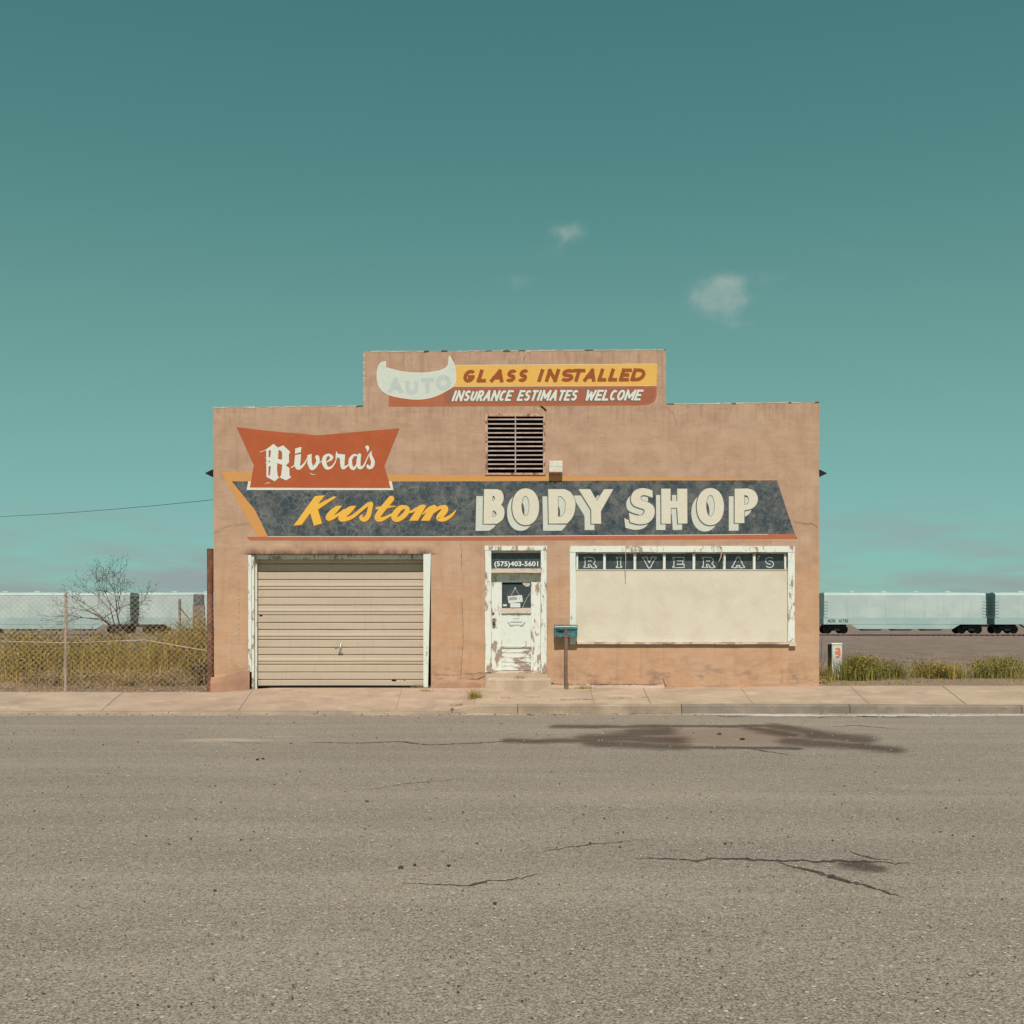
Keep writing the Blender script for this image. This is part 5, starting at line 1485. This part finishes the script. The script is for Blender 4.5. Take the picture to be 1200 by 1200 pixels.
# bare shrubby tree at the left, reaching over the fence
tx, ty = bpx(150, 30)
tr = tag(empty('bare_tree', (tx, ty, terrz(tx, ty))), 'thin nearly leafless tree behind the fence at the left', 'tree')
tb = MB(); tips = []
def branch(p, d, L, r, lv):
    q = p + d * L * .5 + Vector((random.gauss(0, .03), random.gauss(0, .03), 0)) * L; e = p + d * L
    tb.tube([p, q, e], [r, r * .82, r * .62], 5 if lv > 1 else 4, cap=False)
    if lv == 0: tips.append(e); return
    for k in range(random.choice((2, 3, 3))):
        nd = (d + Vector((random.gauss(0, .5), random.gauss(0, .5), random.gauss(.05, .3)))).normalized()
        branch(e, nd, L * random.uniform(.62, .85), r * .6, lv - 1)
    if lv < 4: tips.append(q)
for k in range(3): branch(Vector((random.gauss(0, .06), random.gauss(0, .06), 0)), Vector((random.gauss(0, .28), random.gauss(0, .25), 1)).normalized(), .95, .035, 5)
tb.build('branches', MT['twig'], tr)
lf = MB(); lf.flat = True
for t in tips:
    for k in range(3): leaf(lf, t + Vector((random.gauss(0, .05), random.gauss(0, .05), random.gauss(0, .05))), .035, 0)
lf.build('foliage', LK, tr)

# ------------------------------------------------------------------ fence at the left
FY = .42
fn = tag(empty('chain_link_fence', (-6.0, FY, 0)), 'rusty chain link fence with a tall pipe post at the left corner of the shop', 'fence')
def frel(mb): mb.v = [(a + 6.0, b - FY, c) for a, b, c in mb.v]; return mb
q = MB(); px_ = (246.3 - 600) * (FY - CAM.y) / F; zt = CAM.z + (HY - 643.5) * (FY - CAM.y) / F
q.tube([(px_, FY, -.25), (px_ + .003, FY, 1.2), (px_, FY, zt)], .064, 20); o = frel(q).build('pipe_post', MT['rust'], fn, smooth=False); o['label'] = 'tall thick rusty pipe post'
q = MB(); q.tube([(px_, FY, zt - .001), (px_, FY, zt + .006)], .066, 14); frel(q).build('post_cap', MT['dark'], fn)
zf = CAM.z + (HY - 697) * (FY - CAM.y) / F; x_l = -13.5
for xx in (-8.9, -11.9): q = MB(); q.tube([(xx, FY + .03, -.3), (xx + .01, FY + .03, zf + .04)], .028, 8); frel(q).build('post', MT['wire'], fn)
q = MB(); q.tube([(px_ - .02, FY, zf), (-8.9, FY, zf - .012), (-11.9, FY, zf), (x_l, FY, zf)], .006, 5); frel(q).build('top_wire', MT['wire'], fn)
q = MB(); q.tube([(x_l, FY + .3, .98), (-9, FY + .3, .86), (-7.4, FY + .28, .92), (-6.7, FY + .25, .80), (-6.1, FY + .2, .70)], .010, 5); frel(q).build('sagging_cable', MT['cap'], fn)
wm = MB(); wm.flat = True; pitch = .060; r = .0026
k = 0; x = px_ + .07
def thin(mb, a, b, r):
    a, b = Vector(a), Vector(b); d = (b - a).normalized(); s = d.cross(Vector((0, 1, 0))).normalized() * r; t = Vector((0, r, 0))
    i = len(mb.v); mb.v += [tuple(a + s - t * .6), tuple(a - s - t * .6), tuple(a + t), tuple(b + s - t * .6), tuple(b - s - t * .6), tuple(b + t)]
    mb.f += [(i, i + 1, i + 4, i + 3), (i + 1, i + 2, i + 5, i + 4), (i + 2, i, i + 3, i + 5)]; mb.m += [0, 0, 0]
while x > x_l:
    z = -.02; s = 1
    n = int((zf - z) / (pitch * .9))
    for j in range(n):
        za, zb = z + (zf - z) * j / n, z + (zf - z) * (j + 1) / n
        a, b = (x, x - pitch) if (j + k) % 2 else (x - pitch, x)
        bow = .012 * fbm(x * 1.3, za, 3)
        yo = FY + (-.066 if x > px_ - .09 else 0) + bow
        thin(wm, (a, yo + (.004 if (j + k) % 2 else -.004), za), (b, yo + (-.004 if (j + k) % 2 else .004), zb), r)
    x -= pitch; k += 1
frel(wm); o = wm.build('wire_mesh', MT['wire'], fn); o['kind'] = 'stuff'
# wooden corner post of another fence, farther back
d = 44; x, y = bpx(210.5, d)
wp = tag(empty('wooden_post', (x, y, terrz(x, y))), 'short weathered wooden post with a slanting brace in the lot', 'post')
ztp = CAM.z + (HY - 702) * d / F - terrz(x, y)
q = MB(); q.tube([(0, 0, -.1), (.01, 0, ztp * .6), (0, 0, ztp)], .052, 8); q.build('upright', MT['wood'], wp)
q = MB(); q.tube([(.03, -.02, ztp - .35), (.42, -.02, ztp - .82)], .030, 6); q.build('brace', MT['wood'], wp)
# grey tank far in the lot
d = 78; x, y = bpx(233, d); z = terrz(x, y)
tk = tag(empty('storage_tank', (x, y, z)), 'small blue grey tank on a weathered stand, between the post and the shop', 'tank')
ztp = CAM.z + (HY - 696) * d / F - z; zm = CAM.z + (HY - 708) * d / F - z
q = MB(); q.lathe((0, 0, zm), [(.36, 0), (.36, ztp - zm - .06), (.30, ztp - zm)], 20); q.build('drum', MT['tank'], tk, smooth=False)
q = MB(); q.box(-.34, .34, -.3, .3, zm - .08, zm - .002); q.build('platform', MT['wood'], tk)
for a in (-1, 1):
    for b in (-1, 1):
        q = MB(); q.box(a * .30 - .04, a * .30 + .04, b * .26 - .04, b * .26 + .04, -.1, zm - .082); q.build('leg', MT['wood'], tk)
q = MB(); q.box(-.33, .33, -.302, -.28, .1, zm - .082); q.build('cladding', MT['wood'], tk)

# ------------------------------------------------------------------ mailbox
mx = wx(662.8); mbx = tag(empty('mailbox', (mx, -.22, walkz(mx, -.22))), 'dented teal mailbox on a brown post between the door and the shop window', 'mailbox')
z0 = walkz(mx, -.22)
q = MB(); q.box(-.030, .030, -.030, .030, -.05, wz(747.5) - z0, bev=.004); q.build('post', MT['post'], mbx)
q = MB(); q.tube([(.038, -.030, -.02), (.038, -.028, .12)], .006, 5); q.build('bracket_pin', MT['dark'], mbx)
prof = [(-.012, wz(746.3)), (.150, wz(746.3)), (.150, wz(733.4)), (.010, wz(734.6)), (-.012, wz(736.2))]
xa, xb = wx(649.5) - mx, wx(676) - mx
q = MB(); n = len(prof); N = 8
for i in range(N + 1):
    t = i / N; x = xa + (xb - xa) * t; dent = -.008 * math.exp(-((t - .3) / .12) ** 2)
    q.v += [(x, a + (.035) - dent * (a < 0), b - z0 + .002 * fbm(x * 12, 1)) for a, b in prof]
for i in range(N):
    for k in range(n): q.f.append((i * n + k, i * n + (k + 1) % n, (i + 1) * n + (k + 1) % n, (i + 1) * n + k)); q.m.append(0)
q.f += [tuple(range(n)), tuple(N * n + k for k in range(n))[::-1]]; q.m += [0, 0]
q.build('box', MT['teal'], mbx)
q = MB(); lx0, lx1 = xa - .008, xb + .008
q.add([(x, y, z - z0) for x in (lx0, lx1) for (y, z) in ((.004, wz(737.2)), (.006, wz(735.6)), (.03, wz(733.6)), (.186, wz(732.0)), (.186, wz(733.3)), (.034, wz(734.4)), (.012, wz(736.2)))],
      [(0, 1, 8, 7), (1, 2, 9, 8), (2, 3, 10, 9), (3, 4, 11, 10), (4, 5, 12, 11), (5, 6, 13, 12), (6, 0, 7, 13), (0, 6, 5, 4, 3, 2, 1), (7, 8, 9, 10, 11, 12, 13)])
q.build('lid', MT['teal'], mbx)
q = MB(); q.box(xa + .01, xb - .02, -.004, .003, wz(734.8) - z0, wz(733.9) - z0); q.build('lid_highlight', MT['trim_good'], mbx)  # white bar standing in for sunlight on the lid's top edge
q = MB(); q.box(-.020, .022, -.0, .021, wz(742.5) - z0, wz(735.6) - z0); q.box(-.026, .026, .004, .022, wz(746.8) - z0, wz(742.6) - z0); q.build('bracket', MT['rust'], mbx)
q = MB(); q.box(xa + .03, -.04, .0175, .022, wz(740.6) - z0, wz(739.4) - z0); q.build('slot', MT['void'], mbx)

# ------------------------------------------------------------------ utility pedestal
x, y = bpx(979.4, 25.0); z = terrz(x, y)
pd = tag(empty('utility_pedestal', (x, y, z), 0), 'pale green utility pedestal with orange spray marks right of the shop', 'utility box')
q = MB(); q.box(-.108, .118, -.09, .09, -.1, .70, bev=.012); q.build('cabinet', MT['ped'], pd)
q = MB(); q.box(-.115, .125, -.098, .098, .702, .745, bev=.012); q.build('lid', MT['ped'], pd)
q = MB(); q.box(-.17, -.120, -.03, .03, -.1, .715); q.build('dark_upright', MT['dark'], pd)  # narrow dark upright along the cabinet's left side
q = MB(); q.flat = True
for (a, b, c_, d_) in ((-.03, .07, .60, .64), (-.04, .02, .50, .57), (.02, .08, .47, .60), (-.02, .06, .42, .46)): q.box(a, b, -.0945 - random.uniform(0, .002), -.0905, c_, d_)
q.build('spray_mark', MT['spray'], pd)

# ------------------------------------------------------------------ railway and freight cars
TY = 98.0; RZ = -.45
bed = grid('track_bed', lines((-900, -90, 30), (-90, 90, 1.5), (90, 900, 30)), [TY - 3.2, TY - 2, TY - 1.3, TY + 1.3, TY + 2, TY + 3.2],
           lambda x, y: RZ - .05 - (.28 if abs(y - TY) > 2.5 else 0) + .03 * fbm(x * .6, y, 2), MT['ballast'])
tag(bed, kind='structure', label='ballast bed of the railway track')
for s_ in (-1, 1):
    q = MB(); yy = TY + s_ * .72; q.box(-900, 900, yy - .035, yy + .035, RZ + .06, RZ + .10); q.box(-900, 900, yy - .012, yy + .012, RZ - .05, RZ + .0595)
    q.build('rail', MT['rail'], bed)
tie = MB(); tie.box(-.11, .11, -1.3, 1.3, -.1, .03); tm = tie.mesh('sleeper'); tm.materials.append(MT['wood'])
k = 0
for px0, px1 in ((-62, -24), (24, 64)):
    x = px0
    while x < px1:
        if k < 290: o = link('sleeper', tm, None, bed); o.location = (x, TY, RZ + .0); o.rotation_euler.z = random.uniform(-.02, .02); k += 1
        x += .56
def hopper():
    e = empty('freight_car'); L = 8.5; W = 1.5
    q = MB()                                 # body shell with rounded shoulders
    sec = [(-W, 1.82), (-W, 4.20), (-W + .10, 4.34), (-W + .5, 4.42), (W - .5, 4.42), (W - .10, 4.34), (W, 4.20), (W, 1.82)]
    q.v = [(x, a, b) for x in (-L, L) for a, b in sec]
    n = len(sec)
    for k in range(n): q.f.append((k, (k + 1) % n, n + (k + 1) % n, n + k)); q.m.append(0)
    q.f += [tuple(range(n)), tuple(range(n, 2 * n))[::-1]]; q.m += [0, 0]
    q.build('shell', MT['car'], e)
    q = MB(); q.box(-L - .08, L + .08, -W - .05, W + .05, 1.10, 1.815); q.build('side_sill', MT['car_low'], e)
    for cx in (-3.2, 0, 3.2):              # hopper bays
        q = MB(); t, b = 1.6, .75
        q.add([(cx - t, -W + .02, 1.097), (cx + t, -W + .02, 1.097), (cx + t, W - .02, 1.097), (cx - t, W - .02, 1.097), (cx - b, -.9, .42), (cx + b, -.9, .42), (cx + b, .9, .42), (cx - b, .9, .42)],
              [(0, 1, 2, 3), (4, 7, 6, 5), (0, 4, 5, 1), (1, 5, 6, 2), (2, 6, 7, 3), (3, 7, 4, 0)]); q.build('hopper_bay', MT['car_low'], e)
    for cx in (-1, 1):                      # slope panels at the side between bays and trucks
        q = MB(); q.add([(cx * 4.9, -W - .03, 1.098), (cx * 5.8, -W - .03, 1.098), (cx * 4.9, -W - .03, .62), (cx * 5.0, -W - .03, .62), (cx * 4.9, -W + .03, 1.098), (cx * 5.8, -W + .03, 1.098), (cx * 4.9, -W + .03, .62), (cx * 5.0, -W + .03, .62)],
                        [(0, 1, 3, 2), (4, 6, 7, 5), (0, 4, 5, 1), (1, 5, 7, 3), (3, 7, 6, 2), (2, 6, 4, 0)]); q.build('slope_panel', MT['car_low'], e)
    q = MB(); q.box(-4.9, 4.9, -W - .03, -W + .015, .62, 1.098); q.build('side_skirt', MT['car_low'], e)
    for k in range(9):
        x = -L + .35 + k * (2 * L - .7) / 8; q = MB(); q.box(x - .02, x + .02, -W - .03, -W - .002, 1.83, 3.92); q.build('rib', MT['car'], e)
    q = MB(); q.box(-L + .3, L - .3, -.38, .38, 4.425, 4.50); q.build('running_board', MT['car_low'], e)
    for k in range(4):
        x = -5.2 + 3.4 * k; q = MB(); q.lathe((x, 0, 4.502), [(.36, 0), (.36, .09), (.2, .14)], 12); q.build('hatch', MT['car'], e)
    for cx in (-1, 1):
        q = MB(); q.box(cx * 7.1 - .95, cx * 7.1 + .95, -1.15, 1.15, .62, .95); q.box(cx * 7.1 - .3, cx * 7.1 + .3, -1.2, 1.2, .42, 1.1); q.box(cx * 7.1 - 1.2, cx * 7.1 + 1.2, -.5, .5, .95, 1.097)
        tk_ = q.build('bogie', MT['bogie'], e)
        for wx_ in (-.85, .85):
            for s_ in (-1, 1):
                q = MB(); q.lathe((cx * 7.1 + wx_, s_ * .74 - .06, .56), [(.40, 0), (.46, .02), (.46, .12), (.2, .14)], 18, 'y'); q.build('wheel', MT['bogie'], tk_)
        q = MB(); q.box(cx * (L + .08) , cx * (L + .55), -.16, .16, .82, 1.08); q.build('coupler', MT['bogie'], e)
        for k in range(6):
            q = MB(); q.box(cx * (L - .12) - .22, cx * (L - .12) + .22, -W - .07, -W - .051, 1.9 + .32 * k, 1.93 + .32 * k); q.build('ladder_rung', MT['car_low'], e)
    return e
h0 = hopper()
cars = [(41.35, 'pale mint covered hopper car right of the shop, its sill lettered AOK 41730'), (59.35, 'pale covered hopper car farthest right in the train'),
        (-30.7, 'pale covered hopper car partly hidden behind the left corner of the shop'), (-48.7, 'pale covered hopper car at the left picture edge behind the fence')]
protos = [h0] + [copy_tree(h0) for _ in cars[1:]]
for e, (x, lab) in zip(protos, cars):
    e.location = (x, TY, RZ + .10); tag(e, lab, 'freight car', 'hopper cars of the parked freight train')
z_ = CAM.z + (HY - 729.6) * (TY - 1.56 - CAM.y) / F
text_mesh('AOK   41730', .36, MT['bogie'], 'lettering', h0, sx(970, 118.4) - 41.35, -1.556, z_ - RZ - .10, .02, width=24 * 118.4 / F)
q = MB(); q.box(sx(997, 118.4) - 41.35, sx(1003.5, 118.4) - 41.35, -1.56, -1.552, 1.50, 1.60); q.build('reflector', MT['p_yellow'], h0)

# overhead wire running from the back of the shop to the left
a = Vector((XL + .1, 10.0, 5.05)); b = at(-160, 606, 60)
q = MB(); q.tube([a.lerp(b, t / 14) - Vector((0, 0, 1.0 * 4 * (t / 14) * (1 - t / 14) * .35)) for t in range(15)], .008, 5)
o = q.build('overhead_wire', MT['dark']); tag(o, 'thin overhead wire running left from behind the shop', 'wire')
# the pole that carries the wire, just out of the picture to the left
ub = tag(empty('utility_pole', (b.x, b.y, terrz(b.x, b.y))), 'weathered wooden utility pole at the far left end of the overhead wire', 'utility pole')
zz = b.z - ub.location.z
q = MB(); q.tube([(0, 0, -.3), (.02, 0, zz * .6), (0, 0, zz + .5)], [.15, .13, .10], 10); q.build('pole', MT['wood'], ub)
q = MB(); q.box(-.06, .06, -.9, .9, zz - .12, zz - .004); q.build('crossarm', MT['wood'], ub)
for k in (-.75, .0, .75): q = MB(); q.lathe((0, k, zz - .003), [(.03, 0), (.05, .05), (.03, .12)], 8); q.build('insulator', MT['dark'], ub)
